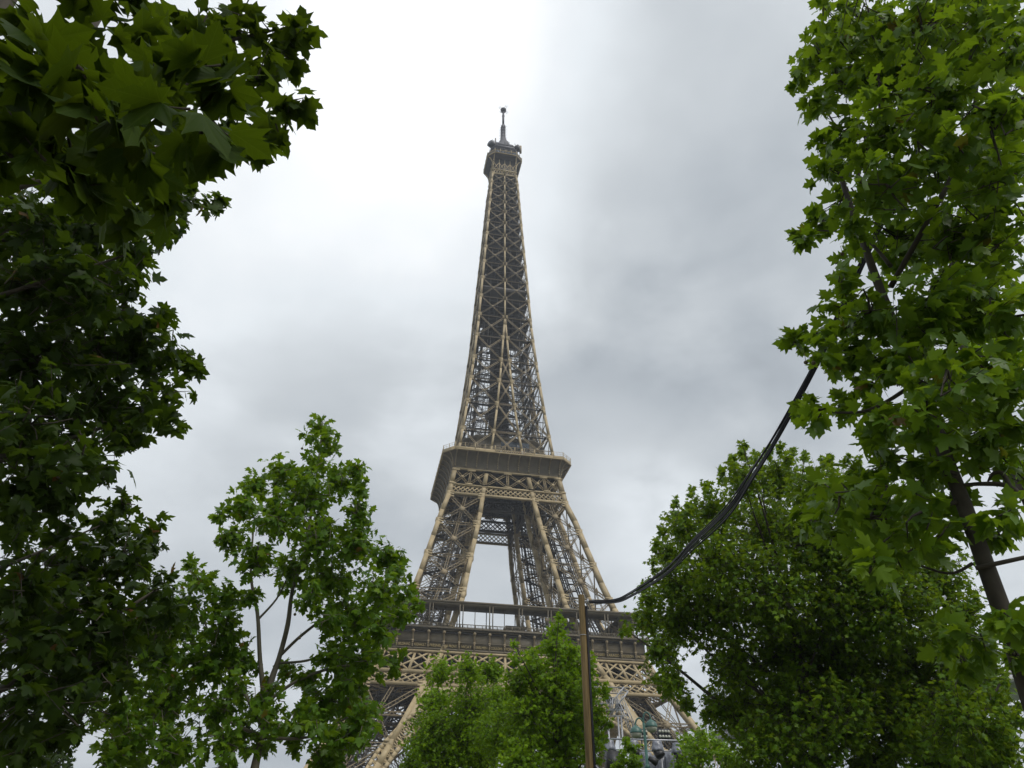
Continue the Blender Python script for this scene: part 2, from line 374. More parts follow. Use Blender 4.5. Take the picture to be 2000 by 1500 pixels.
def girder_second(k, mb, plane):
    f = (lambda h: W(h)) if plane == 'o' else (lambda h: I(h)+.3)
    o = .35 if plane == 'o' else 0
    y = lambda h: -(f(h)-o); X = lambda h: W(h)-.9
    for h, wd in ((101.9, .7), (105.2, .5), (111.3, .5)):
        mb.bar((-X(h), y(h)-.12, h), (X(h), y(h)-.12, h), wd, .8, (0, -1, 0))
    for sa, sb, nc in ((-1, -.999, 8), (-.999, .999, 10), (.999, 1, 8)):
        pass
    b_ = lambda h: I(h)+.3
    bays = ((lambda h: -X(h), lambda h: -b_(h), 7), (lambda h: -b_(h), lambda h: b_(h), 10), (lambda h: b_(h), lambda h: X(h), 7))
    for fa, fb, nc in bays:
        lattice(mb, (fa(102.2), y(102.2), 102.2), (fb(102.2), y(102.2), 102.2), (fa(105), y(105), 105), (fb(105), y(105), 105), nc, 2, .32, (0, -1, 0))
        for (ua, ub) in ((0, .5), (.5, 1)):
            q0 = lambda u: np.array((fa(105.5)*(1-u)+fb(105.5)*u, y(105.5), 105.5)); q1 = lambda u: np.array((fa(111)*(1-u)+fb(111)*u, y(111), 111.))
            mb.truss(q0(ua), q1(ub), .75, .6, (0, -1, 0), both=False); mb.truss(q0(ub), q1(ua), .75, .6, (0, -1, 0), both=False)
            c = (q0(ua)+q0(ub)+q1(ua)+q1(ub))/4; mb.bar(c-np.array((0, .5, .4)), c+np.array((0, -.5, .4)), .8, .1, (0, -1, 0))
        mb.truss(q0(.5), q1(.5), .7, .6, (0, -1, 0))
        for u in (0, .5, 1):
            P = q1(u); mb.bar(P+np.array((-1.3, -.55, -.25)), P+np.array((1.3, -.55, -.25)), .6, .12, (0, -1, 0)); P = q0(u); mb.bar(P+np.array((-1.1, -.55, .1)), P+np.array((1.1, -.55, .1)), .5, .12, (0, -1, 0))
for k in range(4):
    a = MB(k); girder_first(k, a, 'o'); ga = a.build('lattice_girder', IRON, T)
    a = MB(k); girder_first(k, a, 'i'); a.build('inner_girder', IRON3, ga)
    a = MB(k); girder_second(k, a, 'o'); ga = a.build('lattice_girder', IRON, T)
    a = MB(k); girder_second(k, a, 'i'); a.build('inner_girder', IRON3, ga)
    # decorative arch in the sloping plane of the face
    AR0, AR1, AH = 37.4, 40.6, 3.5
    ar = MB(k); y = lambda h: -(W(max(h, 0))-.3)
    def AP(rad, deg, dy=0): h = AH+rad*math.sin(R(deg)); return np.array((rad*math.cos(R(deg)), y(h)+dy, h))
    degs = np.linspace(0, 180, 91)
    for rad, wd in ((AR0, .8), (AR1, .7)):
        ar.path([AP(rad, d) for d in degs], wd, .7)
    for i in range(len(degs)-1):
        d0, d1 = degs[i], degs[i+1]
        ar.bar(AP(AR0, d0), AP(AR1, d0), .28 if i % 2 else .5, .25); ar.bar(AP(AR0, d0), AP(AR1, d1), .2, .2); ar.bar(AP(AR1, d0), AP(AR0, d1), .2, .2)
        ar.poly([AP(AR0-.4, d0), AP(AR0-.4, d1), AP(AR0-.4, d1, 4.2), AP(AR0-.4, d0, 4.2)], [(0, 1, 2, 3)]) if i % 2 == 0 else None
        ar.bar(AP(AR0-.4, d0, .3), AP(AR0-.4, d1, 4.2), .25); ar.bar(AP(AR0-.4, d1, .3), AP(AR0-.4, d0, 4.2), .25)
    ar.path([AP(AR0, d, 4.2) for d in degs], .6, .6)
    arch = ar.build('arch', IRON, T)
    # spandrel plates with round holes between arch and leg
    for sx in (-1, 1):
        bm = bmesh.new()
        hh = np.linspace(33.6, 41.2, 14)
        outer = [(I(h)+.4, h) for h in hh]+[(math.sqrt(AR1**2-(h-AH)**2), h) for h in hh[::-1]]
        loops = [outer]+[[(cx+r_*math.cos(a), cz+r_*math.sin(a)) for a in np.linspace(0, 2*math.pi, 24, endpoint=False)] for cx, cz, r_ in ((23.75, 37.75, 1.2), (25.0, 35.75, .75), (21.6, 39.6, 1.2))]
        es = []
        for lp in loops:
            vs = []
            for x, h in lp:
                p = MB(k).rot((sx*x, y(h)-.25, h)); vs.append(bm.verts.new(p))
            es += [bm.edges.new((vs[i], vs[(i+1) % len(vs)])) for i in range(len(vs))]
        bmesh.ops.triangle_fill(bm, edges=es, use_beauty=True)
        sv = bmesh.ops.solidify(bm, geom=bm.faces[:], thickness=.2)
        me = bpy.data.meshes.new('spandrel'); bm.to_mesh(me); bm.free(); me.materials.append(IRON)
        o = bpy.data.objects.new('spandrel', me); COL.objects.link(o); o.parent = arch

# ---- first platform
def octo(a, b, z): return [(-a, -b, z), (a, -b, z), (b, -a, z), (b, a, z), (a, b, z), (-a, b, z), (-b, a, z), (-b, -a, z)]
def sq(c, z): return [(-c, -c, z), (c, -c, z), (c, c, z), (-c, c, z)]
G1 = 35.37
fl = MB()
for k in range(4):
    fl.k = k; fl.poly([(-G1, -G1, 55.9), (G1, -G1, 55.9), (15, -15, 55.9), (-15, -15, 55.9), (-G1, -G1, 56.25), (G1, -G1, 56.25), (15, -15, 56.25), (-15, -15, 56.25)], [(3, 2, 1, 0), (4, 5, 6, 7), (0, 1, 5, 4), (2, 3, 7, 6)])
    for y_ in np.arange(-34, -15, 3.2): fl.bar((y_, y_, 55.2), (-y_, y_, 55.2), .3, 1.2, (0, -1, 0))
    for x in np.arange(-32, 33, 4): fl.bar((x, -34, 55.4), (x, -max(15, abs(x)), 55.4), .25, .9, (1, 0, 0))
    fl.poly([(-15, -15, 50), (15, -15, 50), (15, -15, 56), (-15, -15, 56), ], [(0, 1, 2, 3)])
P1 = fl.build('first_platform', IRON3, T)
NAMES = 'CAUCHY BELGRAND REGNAULT FRESNEL DE_PRONY VICAT EBELMEN COULOMB POINSOT FOUCAULT DELAUNAY MORIN HAÜY COMBES THÉNARD ARAGO POISSON MONGE'.split()
for k in range(4):
    a = MB(k); yb = -34.35
    a.box(-34.3, 34.3, yb, yb+.3, 51.2, 55.9)
    a.box(-34.55, 34.55, -34.75, -34.36, 50.45, 51.2)
    a.box(-34.6, 34.6, -34.9, -34.76, 50.75, 51.0)
    a.box(-34.4, 34.4, -34.55, -34.36, 52.75, 52.95)
    a.box(-35.0, 35.0, -35.1, -34.36, 55.55, 55.88)
    fz = a.build('frieze', PANEL, P1)
    for j in range(19):
        x = (j-9)*3.93; x = max(-34.9, min(34.9, x)); c = MB(k)
        c.lathe((x, -34.85, 0), [(.2, 53.0), (.25, 53.05), (.25, 54.75), (.32, 54.8), (.32, 54.95), (.25, 55.0)], 8)
        c.ball((x, -35.0, 55.15), .46, 8); c.box(x-.3, x+.3, -35.1, -34.56, 52.5, 53.0); c.box(x-.2, x+.2, -34.95, -34.56, 51.2, 52.5); c.ball((x, -34.98, 52.3), .25, 8)
        c.build('console', IRON2, fz, False)
    bl = MB(k)
    bl.bar((-G1, -G1, 57.28), (G1, -G1, 57.28), .16, .14); bl.bar((-G1, -G1, 56.5), (G1, -G1, 56.5), .12, .14)
    for x in np.arange(-G1, G1, .36): bl.bar((x, -G1, 56.3), (x, -G1, 57.28), .10, .08)
    for x in np.arange(-G1, G1, 1.965): bl.bar((x, -G1-.03, 56.3), (x, -G1-.03, 57.35), .2, .16)
    bl.box(-G1, G1, -G1-.22, -G1+.3, 55.9, 56.35)
    bl.build('balustrade', PANEL, P1)
    cn = MB(k)
    cn.poly([(-G1, -G1, 62.35), (G1, -G1, 62.35), (28.9, -28.9, 62.6), (-28.9, -28.9, 62.6), (-G1, -G1, 63.2), (G1, -G1, 63.2), (28.9, -28.9, 63.3), (-28.9, -28.9, 63.3)], [(3, 2, 1, 0), (4, 5, 6, 7), (0, 1, 5, 4), (2, 3, 7, 6)])
    cn.box(-G1, G1, -G1-.18, -G1-.002, 62.75, 63.25)
    cp = cn.build('canopy', PANEL, P1)
    for j in range(9):
        x0 = (j-4)*7.86+.25
        for dx in (-.42, .42):
            c = MB(k); c.bar((x0+dx, -G1+.12, 56.3), (x0+dx, -G1+.12, 62.4), .24, .24); c.build('post', PANEL, cp)
    for x in (np.arange(8)-3.5)*7.86: c = MB(k); c.bar((x+.2, -33.3, 56.3), (x+.2, -33.3, 62.4), .16, .16); c.build('rear_post', PANEL, cp)
    for x in (np.arange(7)-3)*7.86: c = MB(k); c.bar((x, -29.2, 56.3), (x, -29.2, 62.5), .2, .2); c.build('rear_post', PANEL, cp)
lt = []
for j, nme in enumerate(NAMES):
    cu = bpy.data.curves.new('lettering', 'FONT'); cu.body = nme.replace('_', ' '); cu.size = .95; cu.align_x = 'CENTER'; cu.extrude = .04
    tmp = bpy.data.objects.new('tmp', cu); COL.objects.link(tmp); bpy.context.view_layer.update()
    me = bpy.data.meshes.new_from_object(tmp.evaluated_get(bpy.context.evaluated_depsgraph_get())); bpy.data.objects.remove(tmp)
    me.materials.clear(); me.materials.append(GOLD)
    o = bpy.data.objects.new('lettering', me); COL.objects.link(o); o.parent = P1
    o.rotation_euler = (R(90), 0, 0); o.location = ((j-8.5)*3.93, -34.42, 51.6)
    wd_ = max(v.co.x for v in me.vertices)-min(v.co.x for v in me.vertices)
    if wd_ > 3.0: o.scale = (3.0/wd_, 1, 1)
# booths and low pavilions standing on the first floor
for x0, x1, y0, y1, h in ((-2.6, 2.4, -31, -27.5, 2.6), (14.5, 20, -30.5, -26.5, 4.6)):
    bo = MB(); bo.box(x0, x1, y0, y1, 56.26, 56.26+h*.55); bo.box(x0-.4, x1+.4, y0-.4, y1+.4, 56.26+h*.8, 56.26+h)
    for x in (x0, x1):
        for y_ in (y0, y1): bo.bar((x, y_, 56.3), (x, y_, 56.3+h*.85), .16)
    bo.build('kiosk', PANEL, P1)

# ---- second platform
s2 = MB(); s2.box(-17.4, 17.4, -17.4, 17.4, 111.75, 115.9)
for k in range(4):
    s2.k = k
    for y_ in np.arange(-16, 17, 2.6): s2.bar((-17, y_, 111.5), (17, y_, 111.5), .25, .5, (0, -1, 0))
P2 = s2.build('second_platform', IRON3, T)
ga = MB(); prof = []
for t_ in np.linspace(0, 1, 9):      # concave corbel, square below, chamfered above
    z = 111.95+(116.2-111.95)*math.sin(t_*math.pi/2)**1.0; e = 1-math.cos(t_*math.pi/2)
    b = 17.65+(21.06-17.65)*e; prof.append(octo(17.65+.05*e, b, z))
ga.loft(prof, True, False); ga.loft([octo(17.7, 17.7, 111.6), octo(17.75, 17.75, 112.1)], True, False)
gal = ga.build('gallery', PANEL, P2)
for k in range(4):
    for j in range(11):
        x = (j-5)*3.4; c = MB(k); pts = []
        for t_ in np.linspace(0, 1, 9):
            pts.append((x, -(17.65+3.41*(1-math.cos(t_*math.pi/2)))-.2*(1-t_*.6), 111.95+4.25*math.sin(t_*math.pi/2)-.25*t_))
        c.path(pts, .36, .36, (1, 0, 0)); c.build('corbel_rib', IRON2, gal)
    c = MB(k); pts = []
    for t_ in np.linspace(0, 1, 9):
        e = 1-math.cos(t_*math.pi/2); b = 17.65+3.41*e; a_ = 17.65
        pts.append((-(a_+b)/2-.06, -(a_+b)/2-.06, 111.95+4.25*math.sin(t_*math.pi/2)))
    c.path(pts, .3, .3, (1, 1, 0)); c.build('corner_rib', IRON2, gal)
pa = MB()
for i in range(8):
    q_ = octo(17.7, 21.06, 0); p, q = q_[i], q_[(i+1) % 8]
    p, q = np.array(p), np.array(q); L_ = np.linalg.norm(q-p); n_ = np.cross((q-p)/L_, (0, 0, 1))
    z_ = np.array((0, 0, 1))
    pa.bar(p+z_*116.35, q+z_*116.35, .35, .5, n_)
    if i % 2: pa.bar(p+z_*116.9+n_*.02, q+z_*116.9+n_*.02, .9, .12, n_)
    else:
        for a_, b_ in ((0, .36), (.64, 1)) if i == 0 else ((0, 1),): pa.bar(lerp(p, q, a_)+z_*116.9+n_*.02, lerp(p, q, b_)+z_*116.9+n_*.02, .9, .12, n_)
        if i == 0: lattice(pa, lerp(p, q, .36)+z_*116.5, lerp(p, q, .64)+z_*116.5, lerp(p, q, .36)+z_*117.3, lerp(p, q, .64)+z_*117.3, 14, 1, .14, n_)
    pa.bar(p+z_*117.35, q+z_*117.35, .14, .16, n_)
    m_ = max(2, int(L_/2.95))
    for j in range(m_+1): pa.bar(lerp(p, q, j/m_)+z_*116.3, lerp(p, q, j/m_)+z_*118.9, .22 if j % 2 == 0 else .12, .16, n_)
    pa.bar(p+z_*118.8, q+z_*118.8, .07, .07, n_); pa.bar(p+z_*118.1, q+z_*118.1, .05, .05, n_)
    m_ = int(L_/1.0)
    for j in range(m_+1): pa.bar(lerp(p, q, j/m_)+z_*117.3, lerp(p, q, j/m_)+z_*118.8, .04, .04, n_)
pa.build('parapet', IRON, P2)
pv = MB()
pv.loft([octo(6.5, 9.5, 116), octo(6.5, 9.5, 121)], True, False)
pv.loft([octo(9.2, 13.0, 121), octo(9.6, 13.6, 121.5), octo(9.4, 13.3, 121.7), octo(9.4, 13.3, 125.6), octo(9.9, 13.9, 126), octo(9.9, 13.9, 126.5)], True, True)
for k in range(4):
    pv.k = k
    for x in (-8, -4, 0, 4, 8): pv.bar((x, -12.6, 116), (x, -12.6, 121.2), .35)
    pv.bar((-10, -13.6, 127.9), (10, -13.6, 127.9), .12); lattice(pv, (-10, -13.6, 126.5), (10, -13.6, 126.5), (-10, -13.6, 127.9), (10, -13.6, 127.9), 16, 1, .12, (0, -1, 0))
pav = pv.build('pavilion', PANEL, P2)
wn = MB()
for k in range(4):
    wn = MB(k); wn.box(-1.5, 8, -13.45, -13.32, 122.3, 125.2); wn.build('window', GLASS, pav)
    wn = MB(k); wn.box(-6.2, 6.2, -9.7, -9.52, 116.6, 120.4); wn.build('window', GLASS, pav)
rd = MB(); rd.box(5.2, 8.2, -14.4, -14.1, 118.8, 121.0); rd.build('red_sign', REDP, P2)

# ---- upper shaft
J = [116.2, 127.7, 139.7, 150.2, 160, 170.9, 181.4, 191.1, 201, 210.2, 218.9, 227.2, 235, 242.2, 248.5, 255, 261.3, 267.5]
sh = MB(); sb = MB(); si = MB()
for k in range(4):
    sh.k = k; sb.k = k; si.k = k
    co = lambda h: W(h)-.38
    hs = sorted(set(J+[121.5, 137, 156, 177.5, 249, 263]))
    sh.path([(-co(h), -co(h), h) for h in hs], .82, .82)
    for sx in (-1, 1): sh.path([(sx*max(I(h), .02), -co(h)-.02, h) for h in hs if h <= 182], .68, .6)
    sh.path([(0, -co(h), h) for h in hs if h > 181], .62, .6)
    for h0, h1 in zip(J[:-1], J[1:]):
        for sx in (-1, 1):
            A0, A1 = np.array((sx*co(h0), -co(h0), h0)), np.array((sx*co(h1), -co(h1), h1))
            B0, B1 = np.array((sx*I(h0), -co(h0), h0)), np.array((sx*I(h1), -co(h1), h1))
            wd = .62 if h0 < 180 else .5
            sb.truss(A0, B1, wd, .45, fl=.24, cell=1.1, both=False); sb.truss(B0, A1, wd, .45, fl=.24, cell=1.1, both=False)
            c_ = (A0+B1+A1+B0)/4+np.array((0, -.35, 0)); sb.bar(c_-np.array((0, 0, .35)), c_+np.array((0, 0, .35)), .7, .08)
            sb.truss(A1, B1, .45, .4, fl=.3, both=False)
            gw = 1.0 if h0 < 180 else .85
            for P, s_ in ((A1, -sx), (B1, sx)):
                P = P+np.array((0, -.42, 0))
                for dz in (-.55, 0, .55): sh.bar(P+np.array((-s_*.3, 0, dz)), P+np.array((s_*gw, 0, dz)), .32, .1)
                sh.bar(P-np.array((0, 0, .8)), P+np.array((0, 0, .8)), .95, .08)
        if I(h1) > 1.2:
            a0, b0, a1, b1 = (-I(h0), -co(h0), h0), (I(h0), -co(h0), h0), (-I(h1), -co(h1), h1), (I(h1), -co(h1), h1)
            sb.truss(a0, b1, .5, .4, fl=.3); sb.truss(b0, a1, .5, .4, fl=.3); sb.truss(a1, b1, .5, .4, fl=.3)
        # horizontal diaphragm with walkways at every joint, lacing behind the face
        c1 = co(h1)
        si.truss((-c1, -c1, h1), (c1, -c1, h1), .6, .5, (0, 0, 1), both=False); si.truss((-c1, 0, h1), (c1, 0, h1), .6, .5, (0, 0, 1), both=False)
        si.truss((0, -c1, h1), (c1, 0, h1), .45, .5, (0, 0, 1), both=False); si.truss((0, -c1, h1), (-c1, 0, h1), .45, .5, (0, 0, 1), both=False)
        si.bar((-c1, -c1+1.2, h1), (c1, -c1+1.2, h1), 1.5 if h1 > 170 else .7, .12, (0, 0, 1))
        if h1 > 180: si.bar((-c1, -c1*.45, h1+.1), (c1, -c1*.45, h1+.1), c1*.55, .1, (0, 0, 1))  # wide plates added to block the sky and darken the upper shaft
        hm = (h0+h1)/2; cm = co(hm)
        si.bar((-cm, -cm, hm), (cm, -cm, hm), .2, .2); si.bar((-cm, -cm+.8, h0+.3), (0, -cm+.8, h1), .14); si.bar((cm, -cm+.8, h0+.3), (0, -cm+.8, h1), .14)
        for f_ in (.3, .6) if h1 > 175 else (.5,): 
            si.bar((-cm, -cm*f_, hm), (cm, -cm*f_, hm), .16); si.bar((-cm*f_, -cm, h0), (-cm*f_, -cm+.6, h1), .13); si.bar((cm*f_, -cm, h0), (cm*f_, -cm+.6, h1), .13)
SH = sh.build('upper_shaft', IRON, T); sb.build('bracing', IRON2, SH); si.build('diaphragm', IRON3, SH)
lc = MB()
for k in range(4):
    lc.k = k
    for c in (1.1, 3.0): lc.bar((-c, -2.9, 116), (-c, -2.9, 268), .3); lc.bar((c, -2.9, 116), (c, -2.9, 268), .3)
    for h in np.arange(117, 267, 1.9):
        lc.bar((-3, -2.9, h), (3, -2.9, h), .16); lc.bar((-3, -2.9, h), (-1.1, -2.9, h+1.9), .12); lc.bar((1.1, -2.9, h), (3, -2.9, h+1.9), .12); lc.bar((-1.1, -2.9, h), (1.1, -2.9, h+1.9), .12)
for h in np.arange(116, 266, 1.0):      # narrow spiral stair round the lift
    a_ = h*.9; p = np.array((math.cos(a_)*3.6, math.sin(a_)*3.6, h)); q = np.array((math.cos(a_+.9)*3.6, math.sin(a_+.9)*3.6, h+1)); lc.bar(p, q, .9, .12, (0, 0, 1)); lc.bar(p+(0, 0, 1), q+(0, 0, 1), .08)
lc.box(-1, 1, -2.8, 2.8, 116, 266)
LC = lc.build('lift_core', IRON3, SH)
cb = MB(); cb.box(-2.7, -1.1, -2.7, 2.7, 164, 169); cb.box(1.1, 2.7, -2.7, 2.7, 213, 218); cb.build('lift_cabin', DARK, LC)
ip = MB(); ip.loft([sq(6.6, 191.6), sq(8.6, 195.2), sq(8.9, 195.4), sq(8.9, 197.3)], True, True)
ip.build('intermediate_platform', IRON3, SH)
# machinery and stair tower in the open lower part of the shaft
sm = MB()
for k in range(4):
    sm.k = k
    for h in np.arange(118, 178, 3.4):
        c = W(h)*.62
        sm.bar((-c, -c, h), (c*.2, -c, h+3.4), .55, .12, (0, -.4, 1)); sm.bar((-c, -c, h+1.1), (c*.2, -c, h+4.5), .1); sm.bar((-c, -c, h), (-c, c, h), .14)
        sm.bar((-c*1.3, -c, h), (-c*.6, -c, h), .8, .12, (0, 0, 1))
    for x in (-.75, -.55, .55, .75): sm.path([(x*W(h), -.7*W(h), h) for h in (116, 137, 156, 180)], .22)
sm.build('inner_stairs', IRON3, SH)

# ---- top cabin and antenna
tcb = MB()
tcb.loft([octo(5.0, 7.8, 278.7), octo(5.03, 8.0, 279.2), octo(5.03, 8.0, 280.8), octo(4.9, 7.8, 281)], True, True)
TC = tcb.build('top_cabin', PANEL, T)
c = MB(); c.loft([sq(5.25, 267.4), sq(5.2, 278.68)], True, False); c.loft([octo(4.9, 7.7, 278.5), octo(4.9, 7.7, 278.69)]); c.build('lower_wall', IRON3, TC)
tb = MB()
for k in range(4):
    tb.k = k
    for sx in (-1, 1):
        for tgt in ((sx*5.0, -7.9), (sx*7.9, -5.0)):
            pts = []
            for t_ in np.linspace(0, 1, 9):
                e = 1-math.cos(t_*math.pi/2); pts.append((sx*5.2+(tgt[0]-sx*5.2)*e, -5.2+(tgt[1]+5.2)*e, 271+7.9*math.sin(t_*math.pi/2)))
            tb.path(pts, .42, .42)
    for h in (267.6, 270.4): tb.bar((-5.5, -5.5, h), (5.5, -5.5, h), .5, .5)
    lattice(tb, (-5.3, -5.42, 267.8), (5.3, -5.42, 267.8), (-5.3, -5.42, 270.2), (5.3, -5.42, 270.2), 9, 1, .22, (0, -1, 0))
    lattice(tb, (-5.1, -5.35, 270.6), (5.1, -5.35, 270.6), (-5.1, -5.3, 275.5), (5.1, -5.3, 275.5), 4, 1, .28, (0, -1, 0))
    for x in (-2.5, 0, 2.5): tb.bar((x, -5.5, 268), (x, -5.45, 277.5), .34, .3)
    tb.bar((-5.0, -8.05, 279.0), (5.0, -8.05, 279.0), .3, .3); tb.bar((-5, -8.05, 280.9), (5, -8.05, 280.9), .2, .3); tb.bar((5.03, -8.05, 279.0), (8.05, -5.03, 279.0), .3, .3, (1, -1, 0)); tb.bar((5.03, -8.05, 280.9), (8.05, -5.03, 280.9), .2, .3, (1, -1, 0))
    for x in (-5, -2.5, 0, 2.5, 5): tb.bar((x, -8.1, 279), (x, -8.1, 281.8), .22, .2)
tb.build('bracket', IRON, TC)
wn = MB()
for k in range(4):
    wn.k = k
    for x in np.arange(-3.75, 4, 2.5): 
        wn = MB(k); wn.box(x-1.05, x+1.05, -8.04, -7.98, 279.45, 280.5); wn.build('window', GLASS, TC)
ud = MB()
ud.loft([octo(3.6, 6.0, 281.01), octo(3.6, 6.0, 285.6), octo(4.1, 6.4, 285.8), octo(4.1, 6.4, 286.7), octo(3, 4.5, 288.2)], True, True)
for k in range(4):
    ud.k = k
    for j in range(9):
        x = -5+j*1.25; ud.bar((x, -7.0, 281), (x+random.uniform(-.5, .5), -7.0, 283.4+random.uniform(0, 1.5)), .14)
    ud.bar((-5.5, -7.1, 283.3), (5.5, -7.1, 283.3), .1); ud.bar((-5.5, -7.1, 282.3), (5.5, -7.1, 282.3), .08)
    for j in range(16):
        x = random.uniform(-5.5, 5.5); ud.bar((x, -5.5, 286.5), (x+random.uniform(-.8, .8), -5.8, 289+random.uniform(0, 3)), random.choice((.12, .2, .35)))
UD = ud.build('upper_deck', GREYM, TC)
for x, y_ in ((-6.3, -4.8), (5.9, -4.9), (-5.2, 5.2), (5.4, 5.2)):      # drum shaped microwave dishes at the corners
    c = MB(); d_ = np.array((x, y_, 0))/math.hypot(x, y_); p = np.array((x, y_, 288.0)); c.tube([p-d_*1.1, p+d_*1.1], [1.5, 1.7], 14); c.build('dish', DARK, UD)
c = MB(); c.box(7.3, 8.2, -4.4, -3.6, 286.4, 291.4); c.bar((6, -4, 287.2), (7.4, -4, 287.2), .25); c.build('panel_aerial', IRON2, UD); c = MB(); c.box(-4.6, -4.1, -4.6, -4.1, 286.5, 293.6); c.build('panel_aerial', IRON2, UD)
ms = MB()
ms.loft([sq(4.6, 289.5), sq(4.2, 291), sq(2.4, 293.8), sq(1.55, 297), sq(1.1, 300), sq(.9, 303), sq(.85, 307.0), sq(1.0, 307.3), sq(1.0, 308.6), sq(.45, 310.8)], True, True)
for k in range(4):
    ms.k = k
    for h in np.arange(298.5, 308, 2.2):
        for x in (-.8, .8): ms.box(x*.5-.2, x*.5+.2, -1.12, -.9, h, h+1.4)
        ms.bar((-.9, -1, h+.4), (-1.7, -1.7, h+.7), .09)
MS = ms.build('antenna_mast', GREYM, T)
c = MB(); c.tube([(0, 0, 310.4), (0, 0, 322.6)], [.55, .5], 10); c.lathe((0, 0, 0), [(.5, 317.0), (.72, 317.1), (.72, 317.3), (.5, 317.4)], 10)
c.lathe((0, 0, 0), [(.55, 320.9), (1.35, 321.3), (1.45, 322.3), (1.2, 322.75), (.5, 322.9)], 12); c.build('mast_pole', GREYM, MS)
c = MB()
for j in range(4):
    a_ = j*math.pi/2+.5
    d_ = np.array((math.cos(a_), math.sin(a_), 0)); s_ = np.array((-d_[1], d_[0], 0))
    for off in (-.45, .45): c.bar(d_*1.0+s_*off+(0, 0, 322), d_*2.9+s_*off+(0, 0, 323.2 if j % 2 else 322), .10)
    c.bar(d_*2.2-s_*.5+(0, 0, 322.4), d_*2.2+s_*.5+(0, 0, 322.4), .08)
c.build('aerial', GREYM, MS)

# ---- crowd behind the parapet of the second floor
cr_ = MB()
for i in range(150):
    x = random.uniform(-17, 17); yv = -20.5+random.random()**2*2.2; cr_.k = 0 if i < 110 else 3
    h = random.uniform(1.55, 1.9); z = 116.2
    cr_.lathe((x, yv, z), [(.16, 0), (.2, .5), (.24, h*.55), (.28, h*.76), (.24, h*.83), (.08, h*.86), (.13, h*.92), (.11, h*.99), (.03, h)], 7)
CROWDM = bpy.data.materials.new('clothing_colours'); CROWDM.use_nodes = True; t = CROWDM.node_tree
gi = t.nodes.new('ShaderNodeNewGeometry'); rp = t.nodes.new('ShaderNodeValToRGB'); t.links.new(gi.outputs['Random Per Island'], rp.inputs[0])
rp.color_ramp.interpolation = 'CONSTANT'
for i, c in enumerate([(.03, .035, .05), (.25, .05, .05), (.04, .07, .16), (.5, .5, .5), (.06, .05, .05), (.35, .3, .22), (.03, .03, .03), (.1, .35, .4)]):
    e = rp.color_ramp.elements[i] if i < 2 else rp.color_ramp.elements.new(i/8)
    e.position = i/8; e.color = c+(1,)
t.links.new(rp.outputs[0], t.nodes['Principled BSDF'].inputs['Base Color'])
tag(cr_.build('crowd', CROWDM), 'tiny crowd of visitors along the railing of the second tower gallery', 'crowd', kind='stuff')

# ------------------------------------------------------------------ leaves
def arcs(tips, sins):
    # smooth concave edges between pointed lobes
    out = [(.03, -.02), (.16, -.045)]
    for i, t in enumerate(tips):
        out.append(t)
        if i < len(sins):
            s_, n_ = sins[i], (tips+[(0, 1.)])[i+1]
            for a, b in ((t, s_), (s_, n_)):
                for f in (.3, .62):
                    m = (a[0]*(1-f)+b[0]*f, a[1]*(1-f)+b[1]*f); out.append((m[0]*.94, m[1]*.99))
                if b is s_: out.append(s_)
    return out
HALF = {'big': arcs([(.46, .02), (.60, .54), (.25, .74)], [(.33, .24), (.235, .54), (.14, .84)]), 'near': [(.05, -.03), (.22, -.03), (.45, .01), (.37, .15), (.33, .25), (.47, .35), (.58, .55), (.40, .52), (.21, .52), (.28, .69), (.14, .80)],
        'mid': [(.1, -.03), (.44, .03), (.31, .24), (.56, .53), (.2, .51), (.24, .7)], 'far': [(.40, .03), (.30, .26), (.53, .53), (.19, .56)]}
def template(kind):
    hf = HALF[kind]; pts = [(0, 0)]+hf+[(0, 1.0)]+[(-x, y) for x, y in hf[::-1]]
    V = [(0, .14, .045)]
    for x, y in pts:
        rr = math.hypot(x, y-.14); tip = rr > .42
        V.append((x, y, (-.10*rr if not tip else -.26*rr*rr)+(.02 if not tip else 0)))
    n = len(pts); F = [(0, 1+i, 1+(i+1) % n) for i in range(n)]
    return np.array(V, float), np.array(F, np.int32)
TPL = {k: template(k) for k in HALF}
LUV = {k: TPL[k][0][:, :2] for k in TPL}
def nrm(a): return a/(np.linalg.norm(a, axis=-1, keepdims=True)+1e-9)
def leaf_mesh(name, pos, ax, nr, size, tint, kind, m, parent, base):
    V, F = TPL[kind]; n = len(pos)
    ax = nrm(ax); x = nrm(np.cross(ax, nr)); z = np.cross(x, ax)
    wd = size*RNG.uniform(.85, 1.1, n); cup = RNG.uniform(.2, 2.2, n)
    P = pos[:, None]+x[:, None]*(V[None, :, 0:1]*wd[:, None, None])+ax[:, None]*(V[None, :, 1:2]*size[:, None, None])+z[:, None]*(V[None, :, 2:3]*(size*cup)[:, None, None])
    P = P.reshape(-1, 3)-np.asarray(base)
    FF = (np.arange(n)[:, None, None]*len(V)+F[None]).reshape(-1).astype(np.int32)
    me = bpy.data.meshes.new(name); me.vertices.add(len(P)); me.vertices.foreach_set('co', P.ravel())
    me.loops.add(len(FF)); me.loops.foreach_set('vertex_index', FF)
    me.polygons.add(len(FF)//3); me.polygons.foreach_set('loop_start', np.arange(0, len(FF), 3, dtype=np.int32))
    me.update(calc_edges=True)
    at_ = me.attributes.new('tint', 'FLOAT', 'POINT'); at_.data.foreach_set('value', np.repeat(tint, len(V)).astype(np.float32))
    if kind in ('big', 'near'):
        lu = me.attributes.new('leafco', 'FLOAT_VECTOR', 'POINT'); q = np.zeros((n, len(V), 3), np.float32); q[:, :, :2] = LUV[kind][None]; lu.data.foreach_set('vector', q.ravel())
    me.materials.append(m); o = bpy.data.objects.new(name, me); COL.objects.link(o); o.parent = parent
    return o
